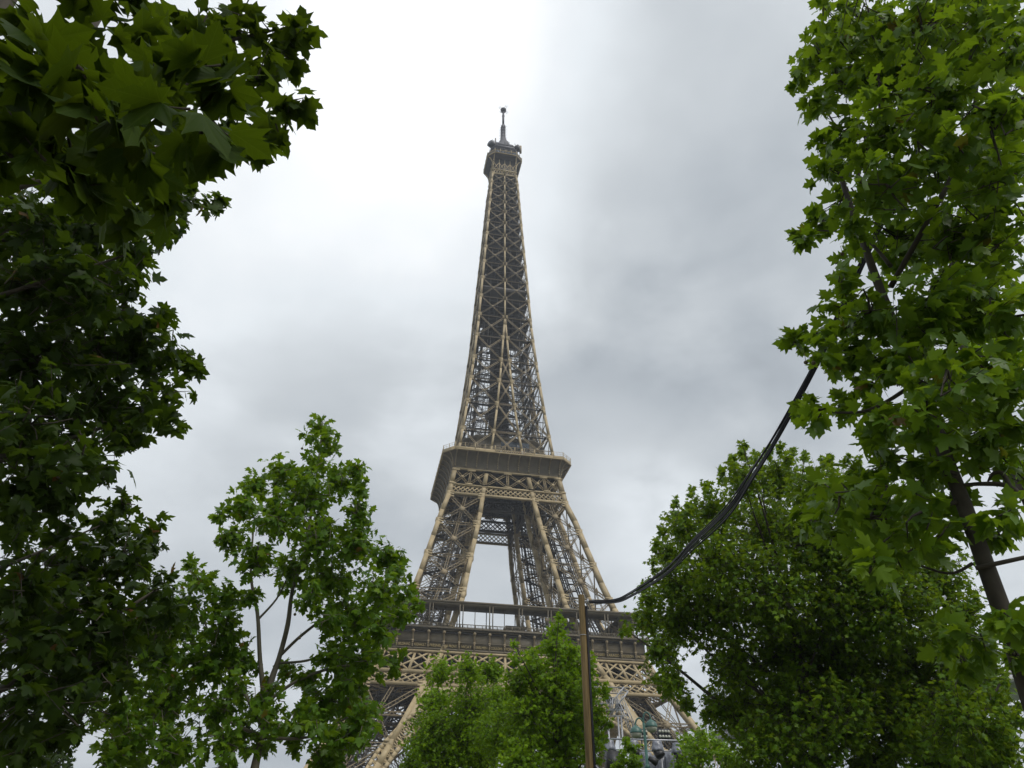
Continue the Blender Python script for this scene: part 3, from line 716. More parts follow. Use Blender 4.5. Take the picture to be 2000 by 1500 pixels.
def tree(name, label, blobs, D, dj, leaf, dens, kind, lm, trunk, trad, top, group=None, copies=2, droop=.35, twig=.45, bark=None, squash=1.0, limbs=.55, shell=.45, cat='tree', extra=(), tD=None, lo=0.0):
    """trunk: (u, v) seen position of the stem; blobs: foliage clumps (u, v, radius) placed at real distance D +- dj"""
    bark = bark or BARK
    base = at(trunk[0], trunk[1], tD or D); base[2] = 0
    root = tag(empty(name, tuple(base)), label, cat, group)
    tp = np.array((base[0], base[1], top)); H = top
    tk = MB(); tpts = []
    for i in range(9):
        t_ = i/8; tpts.append(base*(1-t_)+tp*t_+np.array((math.sin(t_*7+D)*.012*H, math.cos(t_*5+D)*.012*H, 0))*(1 if i else 0))
    tk.tube(tpts, [trad*(1.25 if i == 0 else 1)*(1-.8*i/8) for i in range(9)], 10)
    lb = MB(); Pp, Pa, Pn, Ps = [], [], [], []
    for bb in blobs:
        u, v, r_ = bb[:3]; D_ = bb[3] if len(bb) > 3 else D
        for cpy in range(copies):
            dd = D_+RNG.uniform(-dj, dj)*D_/D
            c = at(u, v, dd); sl_ = np.linalg.norm(c-CAM); rad = r_*sl_/FPX
            if RNG.random() < limbs and c[2] > .5:
                hz = math.hypot(c[0]-base[0], c[1]-base[1])
                zs = min(max(c[2]-hz*RNG.uniform(.5, 1.1)-.2, max(H*.15, lo)), H*.96); t_ = zs/H
                s0 = np.array((np.interp(t_, np.linspace(0, 1, 9), [p[0] for p in tpts]), np.interp(t_, np.linspace(0, 1, 9), [p[1] for p in tpts]), zs))
                L_ = np.linalg.norm(c-s0); md = (s0+c)/2+RNG.normal(0, .05*L_, 3)-np.array((0, 0, .06*L_))
                pts = [(1-t)**2*s0+2*t*(1-t)*md+t*t*c for t in np.linspace(0, 1, 7)]
                r0 = min(trad*(1-.8*t_)*.6, .012*L_+.008)
                lb.tube(pts, [r0*(1-.75*i/6) for i in range(7)], 6)
            nt_ = max(3, int(2.6*dens*(rad/leaf)**2/copies))
            dr = nrm(RNG.normal(0, 1, (nt_, 3))); rr = RNG.random(nt_)**shell*RNG.uniform(.75, 1.3, nt_)
            tip = c+dr*(rr*rad)[:, None]*np.array((1, 1, squash))
            tl = np.minimum(twig, rad*.9)*RNG.uniform(.6, 1.2, nt_)
            td = nrm(dr*1.0+RNG.normal(0, .5, (nt_, 3))+np.array((0, 0, .15)))
            st = tip-td*tl[:, None]
            for i in range(nt_):
                if RNG.random() < .6: lb.tube([st[i], (st[i]+tip[i])/2+(0, 0, -.03*tl[i]), tip[i]], [.0045+.004*twig, .004, .002], 4, False)
                if RNG.random() < .22: lb.tube([c, (c+st[i])/2+RNG.normal(0, .04*rad, 3), st[i]], [.010, .007, .005], 4, False)
            nl = 6
            f_ = np.linspace(.25, 1.0, nl)
            for j in range(nl):
                p = st+(tip-st)*f_[j]
                a_ = nrm(td*.5+RNG.normal(0, .65, (nt_, 3))+np.array((0, 0, -droop)))
                no = np.array((0, 0, 1))+RNG.normal(0, .55, (nt_, 3))+nrm(p-c)*.35
                Pp.append(p+a_*leaf*.25); Pa.append(a_); Pn.append(no); Ps.append(leaf*RNG.uniform(.6, 1.15, nt_))
    pos = np.concatenate(Pp); tint = np.clip(RNG.normal(.45, .2, len(pos)), 0, .93); tint[RNG.random(len(pos)) < .006] = 1.0
    for ln in extra:
        pts = [at(u, v, D+0*r_) for u, v, r_ in ln]; rd = [r_*np.linalg.norm(p-CAM)/FPX for p, (u, v, r_) in zip(pts, ln)]
        fine, fr = [], []
        for a in range(len(pts)-1):
            p0, p1, p2, p3 = (pts[max(0, min(len(pts)-1, a+q))] for q in (-1, 0, 1, 2))
            for t_ in np.linspace(0, 1, 5, endpoint=False):
                fine.append(.5*((2*p1)+(-p0+p2)*t_+(2*p0-5*p1+4*p2-p3)*t_**2+(-p0+3*p1-3*p2+p3)*t_**3)); fr.append(rd[a]*(1-t_)+rd[a+1]*t_)
        lb.tube(fine+[pts[-1]], fr+[rd[-1]], 8)
    t_o = tk.build('trunk', bark, root, True, base); lb.build('branches', bark, t_o, True, base)
    leaf_mesh('crown', pos, np.concatenate(Pa), np.concatenate(Pn), np.concatenate(Ps), tint, kind, lm, root, base)
    return root, len(pos)
BROWN = (.14, .06, .015)
LEAF_DK = leaf_mat('leaf_shaded', [(0, (0.0103, 0.0248, 0.0022)), (.97, (0.0406, 0.0761, 0.0043)), (1.0, BROWN), (.5, (0.0199, 0.0430, 0.0029))], .5, .32, (0.1261, 0.2070, 0.0058), .14)  # leaf colour darkened to stand in for deep shade
LEAF_NR = leaf_mat('leaf_overhead_shaded', [(0, (0.0112, 0.0268, 0.0026)), (.97, (0.0364, 0.0670, 0.0034)), (1.0, (0.0401, 0.0536, 0.0051)), (.5, (0.0206, 0.0446, 0.0030))], .6, .36, (0.1365, 0.2053, 0.0051), .06, .16)  # backlit shade of the overhanging leaves is put into their colour
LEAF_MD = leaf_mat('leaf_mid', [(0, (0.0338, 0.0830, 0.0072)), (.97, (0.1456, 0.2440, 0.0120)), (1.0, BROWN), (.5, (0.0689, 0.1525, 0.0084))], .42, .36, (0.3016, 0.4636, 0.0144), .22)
LEAF_NV = leaf_mat('leaf_veined', [(0, (0.0339, 0.0824, 0.0059)), (.97, (0.1509, 0.2471, 0.0099)), (1.0, BROWN), (.5, (0.0725, 0.1537, 0.0069))], .42, .38, (0.2913, 0.4392, 0.0119), .25, .22)
LEAF_RM = leaf_mat('leaf_clipped', [(0, (0.0361, 0.0829, 0.0071)), (.97, (0.2023, 0.3049, 0.0123)), (1.0, (0.1789, 0.2196, 0.0176)), (.5, (0.0832, 0.1647, 0.0080))], .42, .36, (0.3216, 0.4513, 0.0133), .13)
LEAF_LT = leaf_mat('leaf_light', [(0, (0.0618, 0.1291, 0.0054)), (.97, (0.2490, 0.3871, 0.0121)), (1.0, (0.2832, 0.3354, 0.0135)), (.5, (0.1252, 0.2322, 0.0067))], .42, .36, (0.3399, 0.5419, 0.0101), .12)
total = 0
def T_(*a, **k):
    global total
    o, n = tree(*a, **k); total += n; print(a[0], n); return o

NEARL = [(40, 120, 60, 2.1), (150, 130, 60, 1.9), (210, 190, 70, 1.8), (330, 175, 70, 1.9), (440, 150, 40, 1.8), (400, 235, 60, 1.75), (240, 260, 70, 1.9), (110, 240, 80, 2.1), (25, 300, 55, 2.0), (170, 330, 60, 2.1), (225, 395, 35, 2.4), (320, 330, 45, 2.2), (40, 190, 70, 2.2),
         (250, 25, 50, 3.0), (350, 40, 45, 3.2), (450, 50, 70, 3.4), (530, 60, 55, 3.5), (580, 60, 28, 3.6), (560, 120, 40, 3.5), (500, 150, 60, 3.4), (565, 190, 30, 3.6), (540, 230, 38, 3.4), (480, 245, 50, 3.2), (490, 290, 28, 3.3), (430, 275, 45, 3.0), (390, 100, 50, 2.8), (40, 30, 60, 2.6), (190, 15, 30, 2.8), (440, 110, 55, 3.2), (310, 110, 50, 2.6), (350, 260, 55, 2.6), (270, 335, 50, 2.8), (190, 370, 45, 3.0), (280, 190, 60, 2.8), (130, 90, 40, 2.8)]
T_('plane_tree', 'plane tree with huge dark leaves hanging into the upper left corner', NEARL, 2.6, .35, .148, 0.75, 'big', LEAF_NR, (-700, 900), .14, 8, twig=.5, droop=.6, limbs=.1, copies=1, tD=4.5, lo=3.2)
LEFT2 = [(300, 385, 40), (360, 390, 38), (420, 390, 22), (350, 435, 25), (310, 455, 20), (50, 420, 120), (170, 440, 100), (60, 560, 120), (180, 560, 90), (240, 530, 45), (270, 490, 40), (60, 700, 110), (190, 680, 100), (270, 640, 55), (300, 690, 60), (350, 705, 35), (320, 615, 22), (385, 715, 10), (335, 770, 30), (290, 800, 50), (330, 825, 20), (200, 800, 80), (60, 830, 110), (160, 890, 70), (260, 845, 40), (50, 940, 80), (120, 960, 45), (180, 920, 30)]
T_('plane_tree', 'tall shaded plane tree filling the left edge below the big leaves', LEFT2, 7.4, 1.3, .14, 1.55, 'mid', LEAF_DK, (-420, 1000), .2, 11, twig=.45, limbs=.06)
LEFT3 = [(240, 985, 25), (210, 1020, 40), (130, 1040, 40), (290, 1050, 35), (50, 1020, 45), (250, 1090, 60), (150, 1110, 75), (50, 1140, 80), (310, 1150, 40), (200, 1200, 90), (70, 1240, 100), (290, 1220, 60), (325, 1200, 30), (190, 1300, 60), (80, 1350, 100), (220, 1270, 60), (40, 1440, 70), (115, 1420, 40)]
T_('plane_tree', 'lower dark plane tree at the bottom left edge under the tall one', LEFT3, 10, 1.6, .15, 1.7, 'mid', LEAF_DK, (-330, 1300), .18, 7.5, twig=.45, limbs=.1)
MIDL = [(625, 830, 22), (605, 850, 16), (640, 865, 28), (620, 900, 28), (600, 930, 30), (550, 925, 38), (505, 945, 30), (470, 985, 34), (430, 1005, 18), (600, 965, 55), (665, 940, 38), (700, 915, 24), (705, 960, 20), (700, 1000, 34), (540, 1010, 55), (450, 1050, 34), (620, 1040, 60), (695, 1060, 45), (760, 1085, 32), (775, 1120, 26), (740, 1150, 45), (500, 1090, 40), (570, 1110, 40), (650, 1130, 55), (370, 1100, 10), (390, 1135, 30), (440, 1165, 34), (350, 1200, 50), (430, 1225, 40), (690, 1200, 55), (740, 1230, 42), (785, 1195, 30), (640, 1205, 35), (655, 1280, 42), (715, 1290, 42), (775, 1290, 24), (820, 1180, 14), (310, 1280, 55), (400, 1290, 60), (470, 1290, 40), (240, 1330, 30), (225, 1390, 42), (320, 1370, 62), (425, 1380, 40), (515, 1370, 34), (600, 1325, 30), (640, 1370, 48), (695, 1400, 46), (700, 1440, 24), (610, 1410, 40), (680, 1330, 34), (520, 1400, 30), (505, 1455, 26), (790, 1150, 22), (660, 1440, 40), (470, 1340, 30), (480, 1420, 26), (590, 1380, 26), (575, 1450, 22), (450, 1240, 26), (520, 1340, 18), (485, 1170, 24), (610, 1160, 30), (255, 1450, 55), (345, 1460, 55), (440, 1450, 42), (215, 1490, 25), (540, 1430, 22), (625, 1480, 30), (660, 1485, 22), (560, 1310, 22)]
ml = T_('plane_tree', 'slender green plane tree with a visible forked trunk, left of the tower', MIDL, 12, 1.2, .125, 2.0, 'mid', LEAF_MD, (512, 1450), .17, 3.6, twig=.5, limbs=0, bark=BARKP, extra=(
    [(515, 1420, 9.8), (527, 1340, 5.9), (545, 1285, 4.3), (562, 1220, 4.3), (572, 1150, 3.2), (600, 1050, 2.7), (622, 900, 1.7), (628, 840, 0.8)],
    [(518, 1380, 5.4), (508, 1290, 3.8), (503, 1200, 3.2), (490, 1120, 2.2), (497, 1010, 1.4)], [(548, 1280, 2.7), (590, 1240, 2.7), (640, 1205, 2.2), (700, 1185, 1.0)],
    [(545, 1295, 2.2), (600, 1290, 2.2), (650, 1270, 1.0)], [(522, 1370, 3.2), (590, 1325, 2.7), (680, 1300, 2.2), (740, 1325, 1.0)], [(512, 1420, 3.8), (470, 1340, 2.7), (420, 1260, 1.7), (385, 1180, 1.0)],
    [(504, 1210, 2.2), (540, 1170, 1.7), (560, 1130, 1.0)], [(514, 1440, 3.2), (600, 1440, 2.2), (680, 1400, 1.4)], [(510, 1440, 3.2), (430, 1400, 2.2), (340, 1360, 1.4)]))
CENA = [(860, 1310, 30), (915, 1308, 30), (960, 1310, 28), (850, 1370, 36), (920, 1380, 55), (980, 1370, 40), (845, 1420, 42), (825, 1460, 36), (900, 1450, 55), (970, 1440, 55), (805, 1492, 25), (860, 1490, 45), (940, 1490, 45)]
T_('clipped_plane_tree', 'bright green box clipped tree in front of the tower arch', CENA, 28, 2.5, .12, 2.3, 'far', LEAF_LT, (910, 1480), .2, 6, twig=.5, limbs=.5)
CENB = [(1092, 1203, 10), (1090, 1230, 22), (1080, 1262, 28), (1003, 1258, 7), (1005, 1285, 14), (1040, 1272, 12), (1115, 1270, 22), (1100, 1295, 45), (1040, 1312, 38), (1010, 1335, 28), (1145, 1300, 26), (1090, 1350, 60), (1150, 1345, 30), (1178, 1350, 14), (1030, 1390, 55), (1110, 1400, 55), (1160, 1395, 30), (1186, 1410, 12), (1020, 1460, 55), (1100, 1460, 55), (1150, 1460, 28), (1172, 1440, 16), (1020, 1490, 45)]
T_('plane_tree', 'mid green tree with a pointed top just left of the wooden pole', CENB, 24, 1.6, .13, 2.3, 'far', LEAF_LT, (1090, 1480), .2, 7, twig=.5, limbs=.5)
RMASS = [(1335, 1030, 42), (1305, 1080, 38), (1320, 1000, 14), (1395, 1000, 50), (1350, 990, 18), (1450, 935, 45), (1450, 890, 8), (1520, 930, 48), (1590, 960, 55), (1540, 895, 14), (1660, 960, 45), (1620, 920, 14), (1730, 1000, 60), (1400, 1090, 75), (1500, 1030, 85), (1600, 1060, 85), (1700, 1080, 85), (1320, 1140, 55), (1270, 1165, 24), (1260, 1210, 36), (1225, 1232, 14), (1320, 1215, 55), (1290, 1270, 38), (1310, 1330, 38), (1340, 1370, 20), (1400, 1185, 75), (1500, 1160, 85), (1620, 1180, 85), (1740, 1180, 85), (1830, 1130, 60), (1880, 1200, 42), (1430, 1290, 55), (1400, 1380, 36), (1450, 1380, 65), (1530, 1270, 85), (1640, 1290, 85), (1760, 1290, 85), (1860, 1290, 65), (1915, 1330, 42), (1540, 1380, 85), (1640, 1400, 85), (1760, 1400, 85), (1870, 1400, 75), (1945, 1430, 34), (1480, 1460, 55), (1580, 1480, 55), (1700, 1490, 55), (1830, 1480, 65), (1920, 1480, 50)]
SHOOTS = [(u+du, v+dv, 6) for u, v in ((1318, 985), (1338, 1010), (1290, 1040), (1350, 965), (1380, 958), (1408, 935), (1430, 905), (1448, 880), (1475, 895), (1500, 890), (1520, 882), (1545, 888), (1570, 895), (1605, 905), (1620, 902), (1650, 905), (1675, 908), (1280, 1070), (1275, 1110), (1258, 1150), (1900, 1180), (1930, 1230), (1960, 1330), (1985, 1390)) for du, dv in ((0, 0), (2, -11))]+[(1975, 1400, 22), (1960, 1470, 30), (1940, 1365, 28), (1910, 1270, 30)]
T_('clipped_plane_tree', 'broad dense rounded plane tree right of the wooden pole', RMASS+SHOOTS, 20, 2.4, .128, 2.5, 'far', LEAF_RM, (1600, 1480), .3, 8, twig=.5, limbs=.12)
RNEAR = [(1640, 50, 60), (1600, 105, 45), (1565, 150, 18), (1600, 210, 34), (1630, 150, 55), (1700, 50, 75), (1720, 140, 80), (1800, 60, 85), (1900, 60, 85), (1970, 100, 70), (1650, 260, 52), (1625, 330, 36), (1645, 390, 40), (1605, 435, 22), (1565, 465, 12), (1720, 250, 75), (1820, 180, 85), (1930, 220, 80), (1730, 360, 75), (1830, 320, 80), (1930, 350, 80), (1670, 450, 52), (1760, 470, 70), (1860, 460, 80), (1950, 480, 70), (1645, 540, 26), (1640, 600, 38), (1595, 650, 30), (1555, 665, 18), (1700, 610, 70), (1800, 600, 85), (1900, 600, 90), (1970, 620, 60), (1660, 680, 55), (1620, 695, 26), (1750, 700, 75), (1850, 720, 85), (1950, 740, 80), (1690, 755, 45), (1600, 800, 30), (1570, 795, 16), (1640, 795, 36), (1730, 820, 65), (1820, 830, 80), (1920, 850, 75), (1980, 830, 50), (1740, 890, 50), (1820, 920, 60), (1700, 940, 55), (1640, 970, 55), (1580, 1015, 30), (1625, 1030, 45), (1700, 1010, 70), (1800, 1000, 60), (1880, 985, 40), (1960, 1010, 40), (1740, 1065, 50), (1830, 1050, 45), (1700, 1105, 30), (1935, 1050, 30), (1850, 1250, 36), (1900, 1235, 34), (1885, 1290, 24), (1965, 1205, 20), (1985, 1280, 22)]
rn = T_('plane_tree', 'tall near plane tree on the right edge with a bare leaning trunk below its leaves', RNEAR, 5.4, .9, .118, 1.4, 'near', LEAF_NV, (1912, 1100), .082, 7.4, twig=.4, limbs=0, lo=3.9, extra=(
    [(1905, 1110, 3.8), (1950, 1100, 3.8), (2005, 1088, 3.4)], [(1880, 948, 3.0), (1920, 945, 3.8), (1970, 950, 4.5), (2010, 985, 5.2)], [(1972, 950, 3.8), (1958, 925, 3.8), (1940, 925, 3.0), (1930, 940, 1.5)],
    [(1850, 860, 5.2), (1780, 760, 3.8), (1700, 690, 2.2)], [(1830, 330, 4.5), (1832, 200, 3.8), (1825, 130, 3.0), (1790, 60, 2.2)], [(1740, 560, 5.2), (1880, 300, 3.8), (1910, 150, 2.2)], [(1870, 980, 4.5), (1790, 1000, 3.0), (1700, 1020, 1.9), (1620, 1035, 1.1)], [(1800, 740, 4.5), (1700, 800, 3.0), (1610, 805, 1.5)], [(1770, 640, 4.5), (1690, 650, 3.0), (1600, 660, 1.5)], [(1740, 520, 3.8), (1680, 460, 2.2), (1590, 450, 1.1)], [(1820, 820, 4.5), (1900, 760, 3.0), (1960, 720, 2.2)], [(1700, 400, 3.8), (1650, 280, 2.2), (1610, 210, 1.1)], [(1680, 330, 3.8), (1720, 200, 2.6), (1700, 80, 1.5)], [(1900, 1100, 3.0), (1850, 1120, 2.2), (1760, 1090, 1.5)], [(1950, 1280, 3.0), (1900, 1250, 2.2), (1850, 1250, 1.1)]))
FARL = [(20, 1470, 25), (70, 1465, 28), (110, 1470, 22), (135, 1470, 12), (60, 1490, 30), (110, 1492, 22), (140, 1488, 8)]
T_('distant_tree', 'small bluish dark tree far off low in the left corner', FARL, 60, 2, .3, 1.2, 'far', LEAF_DK, (80, 1490), .25, 8, twig=1.0, limbs=.6)
YOUNG = [(1372, 1432, 16), (1345, 1450, 22), (1400, 1455, 22), (1365, 1475, 34), (1425, 1478, 28), (1330, 1490, 20), (1440, 1495, 24)]
T_('young_tree', 'light green young tree at the foot of the broad tree beside the grey roof', YOUNG, 34, 1.2, .15, 2.0, 'far', LEAF_LT, (1370, 1490), .1, 6.2, twig=.5, limbs=.5)
BACKR = [(1960, 240, 38), (1920, 290, 32), (1985, 310, 38), (1835, 425, 28), (1800, 470, 24), (1990, 930, 18), (1985, 890, 18), (1880, 700, 40), (1960, 700, 50), (1870, 560, 40), (1990, 150, 30)]
T_('plane_tree', 'yellowish lit plane tree glimpsed through the gaps behind the near right tree', BACKR, 11, .8, .15, 1.7, 'mid', LEAF_LT, (2140, 1300), .15, 9.5, twig=.5, limbs=1.0, lo=3)
SPRIG = [(1222, 1445, 9), (1235, 1462, 14), (1215, 1475, 12), (1238, 1490, 20), (1208, 1494, 16)]
T_('young_tree', 'small bright green sapling between the wooden pole and the street lamp', SPRIG, 27, .5, .14, 2.2, 'far', LEAF_LT, (1224, 1490), .06, 5.0, twig=.4, limbs=.5)
BALLM = mat('seed_ball', (.10, .085, .04), .9, 0, .3, 40)
for o_, D_, pts in ((rn, 5.0, [(1645, 496), (1574, 708), (1589, 709), (1600, 843), (1712, 1112), (1770, 300)]), (ml, 11.6, [(576, 1200), (585, 1246), (430, 1052), (590, 876), (690, 945)])):
    for u, v in pts:
        p = at(u, v, D_)-np.array(o_.location); c = MB(); c.ball(p, .016 if D_ < 8 else .022, 10); c.tube([p, p+(0.01, 0, .09)], .0025, 4); c.build('seed_ball', BALLM, o_, True)
print('LEAVES', total)

# ------------------------------------------------------------------ wooden pole and cables
pb = at(1147, 1400, 19.0); top_ = at(1141, 1162, 19.0); pb[2] = 0
pole = tag(empty('utility_pole', tuple(pb)), 'round brown wooden pole carrying black cables in front of the tower', 'pole')
hp = top_[2]
c = MB(); c.tube([(0, 0, 0), (0, 0, hp*.5), (0, 0, hp-.03), (0, 0, hp)], [.094, .088, .080, .066], 20); c.build('shaft', WOOD, pole, True)
c = MB(); c.lathe((0, 0, 0), [(.082, hp-1.03), (.09, hp-1.03), (.09, hp-1.015), (.082, hp-1.015)], 20); c.build('strap', ALU, pole)
sidev = _r2*np.array((1, 1, 0)); sidev /= np.linalg.norm(sidev)
c = MB(); c.tube([(0, 0, hp-.16), sidev*.16+np.array((0, 0, hp-.16))], .018, 8); c.tube([sidev*.16+np.array((0, 0, hp-.22)), sidev*.16+np.array((0, 0, hp-.10))], .026, 8); c.build('cable_bracket', ALU, pole)
c = MB()
for i in range(3):
    o_ = sidev*(.102+.016*(i % 2))+np.array((_fw[0], _fw[1], 0))*(.035*(i-1))
    c.tube([o_+(0, 0, .2), o_*1.02+(0, 0, hp*.5), o_+(0, 0, hp-.3)], .022, 6)
c.build('downlead', CABLE, pole)
for i in range(6):
    pts = []; ctrl = [(1151, 1175, 18.95), (1200, 1173, 17.3), (1233, 1160, 16.2), (1300, 1117, 14.0), (1350, 1067, 12.4), (1400, 1020, 11.0), (1433, 983, 10.1), (1467, 930, 9.3), (1517, 850, 8.2), (1590, 714, 7.4), (1640, 612, 7.0), (1690, 505, 6.8), (1760, 360, 6.6), (1850, 170, 6.4), (1950, -60, 6.3), (2060, -330, 6.2)]
    ph = random.random()*6; sp = (i-2.5)
    for j, (u, v, D_) in enumerate(ctrl):
        s_ = j/(len(ctrl)-1); g_ = .014+.020*math.sin(math.pi*min(1, s_*1.5))**2
        p = at(u, v, D_); pts.append(p+np.array((0, 0, 1))*(sp*g_+.01*math.sin(ph+j))+sidev*(.012*math.cos(ph*2+j*1.3)))
    fine = []
    for a in range(len(pts)-1):
        p0, p1, p2, p3 = (pts[max(0, min(len(pts)-1, a+q))] for q in (-1, 0, 1, 2))
        for t_ in np.linspace(0, 1, 6, endpoint=False):
            fine.append(.5*((2*p1)+(-p0+p2)*t_+(2*p0-5*p1+4*p2-p3)*t_**2+(-p0+3*p1-3*p2+p3)*t_**3))
    fine.append(pts[-1])
    c = MB(); c.tube(fine, .010 if i % 2 else .0135, 7)
    tag(c.build('cable', CABLE, None, True), 'black cable in the sagging bundle from the wooden pole up to the right', 'cable', 'black cables from the pole')

# ------------------------------------------------------------------ street lamp
lb_ = at(1264, 1490, 33); lb_[2] = 0
lamp = tag(empty('street_lamp', tuple(lb_)), 'green double armed street lamp with round glass lanterns right of the pole', 'street lamp')
hl = at(1261, 1412, 33)[2]; s_ = sidev; PPM = 33.5/FPX
c = MB(); c.tube([(0, 0, 0), (0, 0, .6), (0, 0, .62), (0, 0, hl)], [.16, .14, .09, .055], 12); c.lathe((0, 0, 0), [(.07, hl-1.7), (.11, hl-1.65), (.11, hl-1.55), (.07, hl-1.5)], 12); c.build('post', GREEN, lamp, True)
for sg, up, reach in ((-1, .40, .34), (1, .62, .30)):
    c = MB(); top = np.array((0, 0, hl-.5)); pts = [top]
    for t_ in np.linspace(0, 1, 12):
        a_ = math.pi*(1-t_); pts.append(s_*sg*(reach/2+reach/2*math.cos(a_))+np.array((0, 0, hl-.5+up+math.sin(a_)*.28)))
    end = pts[-1]; c.tube(pts, .032, 8); arm = c.build('arm', GREEN, lamp, True)
    c = MB(); z0 = end[2]-.02
    c.lathe((end[0], end[1], z0), [(.03, .07), (.05, .02), (.10, -.005), (.165, -.05), (.215, -.12), (.24, -.21), (.245, -.25), (.24, -.26)], 18); c.build('shade', GREEN, arm, True)
    c = MB(); c.lathe((end[0], end[1], z0), [(.225, -.255), (.22, -.30), (.185, -.385), (.11, -.44), (.02, -.46)], 18); c.build('globe', OPAL, arm, True)
for dz, sg in ((-1.35, 1), (-2.1, 1)):
    c = MB(); p = s_*sg*.18+np.array((0, 0, hl+dz)); c.tube([p-s_*.1+(0, 0, .08), p+s_*.22-(0, 0, .1)], [.09, .15], 10); c.bar((0, 0, hl+dz), p, .05); c.build('floodlight', BLACK, lamp)

# ------------------------------------------------------------------ concert stage lighting in front of the tower
DS = 42.0
def boxtruss(mb, p, q, w_=.30, r_=.02):
    p, q = np.asarray(p, float), np.asarray(q, float); d = q-p; L_ = np.linalg.norm(d); d /= L_
    a = np.cross(d, (0, 0, 1) if abs(d[2]) < .9 else (0, 1, 0)); a /= np.linalg.norm(a); b = np.cross(d, a)
    cs = [(a*x+b*y_)*w_/2 for x, y_ in ((-1, -1), (1, -1), (1, 1), (-1, 1))]
    for o_ in cs: mb.tube([p+o_, q+o_], r_, 6)
    m_ = max(2, int(L_/w_))
    for i in range(m_):
        for j in range(4):
            o0, o1 = cs[j], cs[(j+1) % 4]
            if i % 2: o0, o1 = o1, o0
            mb.tube([p+d*(L_*i/m_)+o0, p+d*(L_*(i+1)/m_)+o1], r_*.55, 4, False)
s0 = at(1207, 1450, DS); s0[2] = 0
c = MB(); gp = lambda u, v, D_=DS: at(u, v, D_)
boxtruss(c, gp(1120, 1346, 48), gp(1221, 1349)); boxtruss(c, gp(1223, 1346), gp(1187, 1392)); boxtruss(c, gp(1209, 1362), gp(1243, 1440))
boxtruss(c, gp(1187, 1392), gp(1220, 1393, 43)); boxtruss(c, gp(1120, 1372, 48), gp(1200, 1368)); boxtruss(c, gp(1200, 1395), gp(1200, 1365))
for u in (1207, 1213, 1243, 1187):
    t_ = gp(u, 1400 if u != 1243 else 1440); c.tube([(t_[0], t_[1], 0), t_], .05, 8)
st = c.build('stage_truss', ALU, None, False, s0); st.location = tuple(s0)
tag(st, 'silvery aluminium stage truss framework between the pole and the street lamp', 'truss')
c = MB(); a_, b_ = gp(1190, 1443), gp(1340, 1447); c.tube([a_, b_], .045, 8); c.tube([a_-(0, 0, .5), b_-(0, 0, .5)], .03, 8)
for t_ in (0, .33, .66, 1): p = lerp(a_, b_, t_); c.tube([(p[0], p[1], 0), p], .04, 6)
lt_ = c.build('lighting_bar', ALU, None, False, a_*np.array((1, 1, 0))); lt_.location = tuple(a_*np.array((1, 1, 0)))
tag(lt_, 'horizontal silver pipe rack holding the covered stage lights', 'lighting rack')
def moving_light(u, v, label, sc_=1.0, tilt=.3):
    p = gp(u, v, DS-.35); r = tag(empty('stage_light', tuple(p)), label, 'stage light', 'stage lights on the rack')
    c = MB(); c.box(-.12, .12, -.1, .1, -.12, .06); c.box(-.22, -.17, -.06, .06, -.62, -.1); c.box(.17, .22, -.06, .06, -.62, -.1); c.box(-.22, .22, -.08, .08, -.16, -.1); c.build('yoke', BLACK, r)
    c = MB(); rg = []
    for z in np.linspace(.02, -.48, 7):
        w0 = .20+.10*min(1, (.02-z)/.42); rg.append([(w0*math.cos(a)*1.15+random.uniform(-.025, .025), w0*math.sin(a)+random.uniform(-.025, .025), z) for a in np.linspace(0, 2*math.pi, 14, endpoint=False)])
    c.loft(rg, True, True); c.build('rain_cover', TARP, r)
    c = MB(); d_ = np.array((math.sin(tilt), -.5, -math.cos(tilt))); d_ /= np.linalg.norm(d_); q = np.array((0, -.05, -.55)); c.tube([q-d_*.22, q-d_*.16, q+d_*.12, q+d_*.24, q+d_*.25], [.12, .22, .26, .24, .2], 14); c.build('head', BLACK, r, True)
    r.scale = (sc_,)*3; return r
moving_light(1189, 1446, 'black stage light in a clear rain cover, nearest to the wooden pole')
moving_light(1237, 1447, 'covered stage light half hidden by the sapling', .9, 0)
moving_light(1283, 1448, 'covered black stage light just right of the lamp post', .95, .5)
moving_light(1322, 1452, 'covered black stage light at the far right end of the rack', .95, .6)
for u, lab in ((1253, 'square panel of white lamps behind the lamp post'), (1297, 'square panel of white lamps right of the lamp post')):
    p = gp(u, 1434, DS+.3); r = tag(empty('blinder_light', tuple(p)), lab, 'stage light', 'lamp panels on the stage')
    c = MB(); c.box(-.32, .32, .0, .12, -.26, .26); c.build('frame', DARK, r)
    for iz in range(2):
        for ix in range(4):
            c = MB(); x, z = -.24+ix*.16, -.12+iz*.24; c.tube([(x, -.02, z), (x, -.06, z)], [.05, .078], 10); c.build('lamp', OPAL, r)
    c = MB(); c.bar((0, .06, -.26), (0, .06, -.6), .06); c.build('bracket', DARK, r)
c = MB(); rr = random.Random(3)
for i in range(9):
    u = 1258+i*9; v = 1474+rr.uniform(-10, 12); p = gp(u, v, DS+1.2+rr.uniform(-.3, .6)); s_z = rr.uniform(.25, .45)
    c.loft([[(p[0]+x*s_z*f_+rr.uniform(-.04, .04), p[1]+y_*.3*f_, z) for x, y_ in ((-1, -1), (-.3, -1.2), (.4, -1.1), (1, -1), (1, 1), (-1, 1))] for z, f_ in ((0, 1.1), (p[2]*.6, 1.05), (p[2]-.3, 1.02), (p[2]-.05, .9), (p[2], .6))])
p = gp(1290, 1480, DS+1.2)*np.array((1, 1, 0)); o = c.build('covered_equipment', TARP, None, False, p); o.location = tuple(p)
tag(o, 'stage equipment wrapped in crumpled grey plastic behind the street lamp', 'stage equipment')
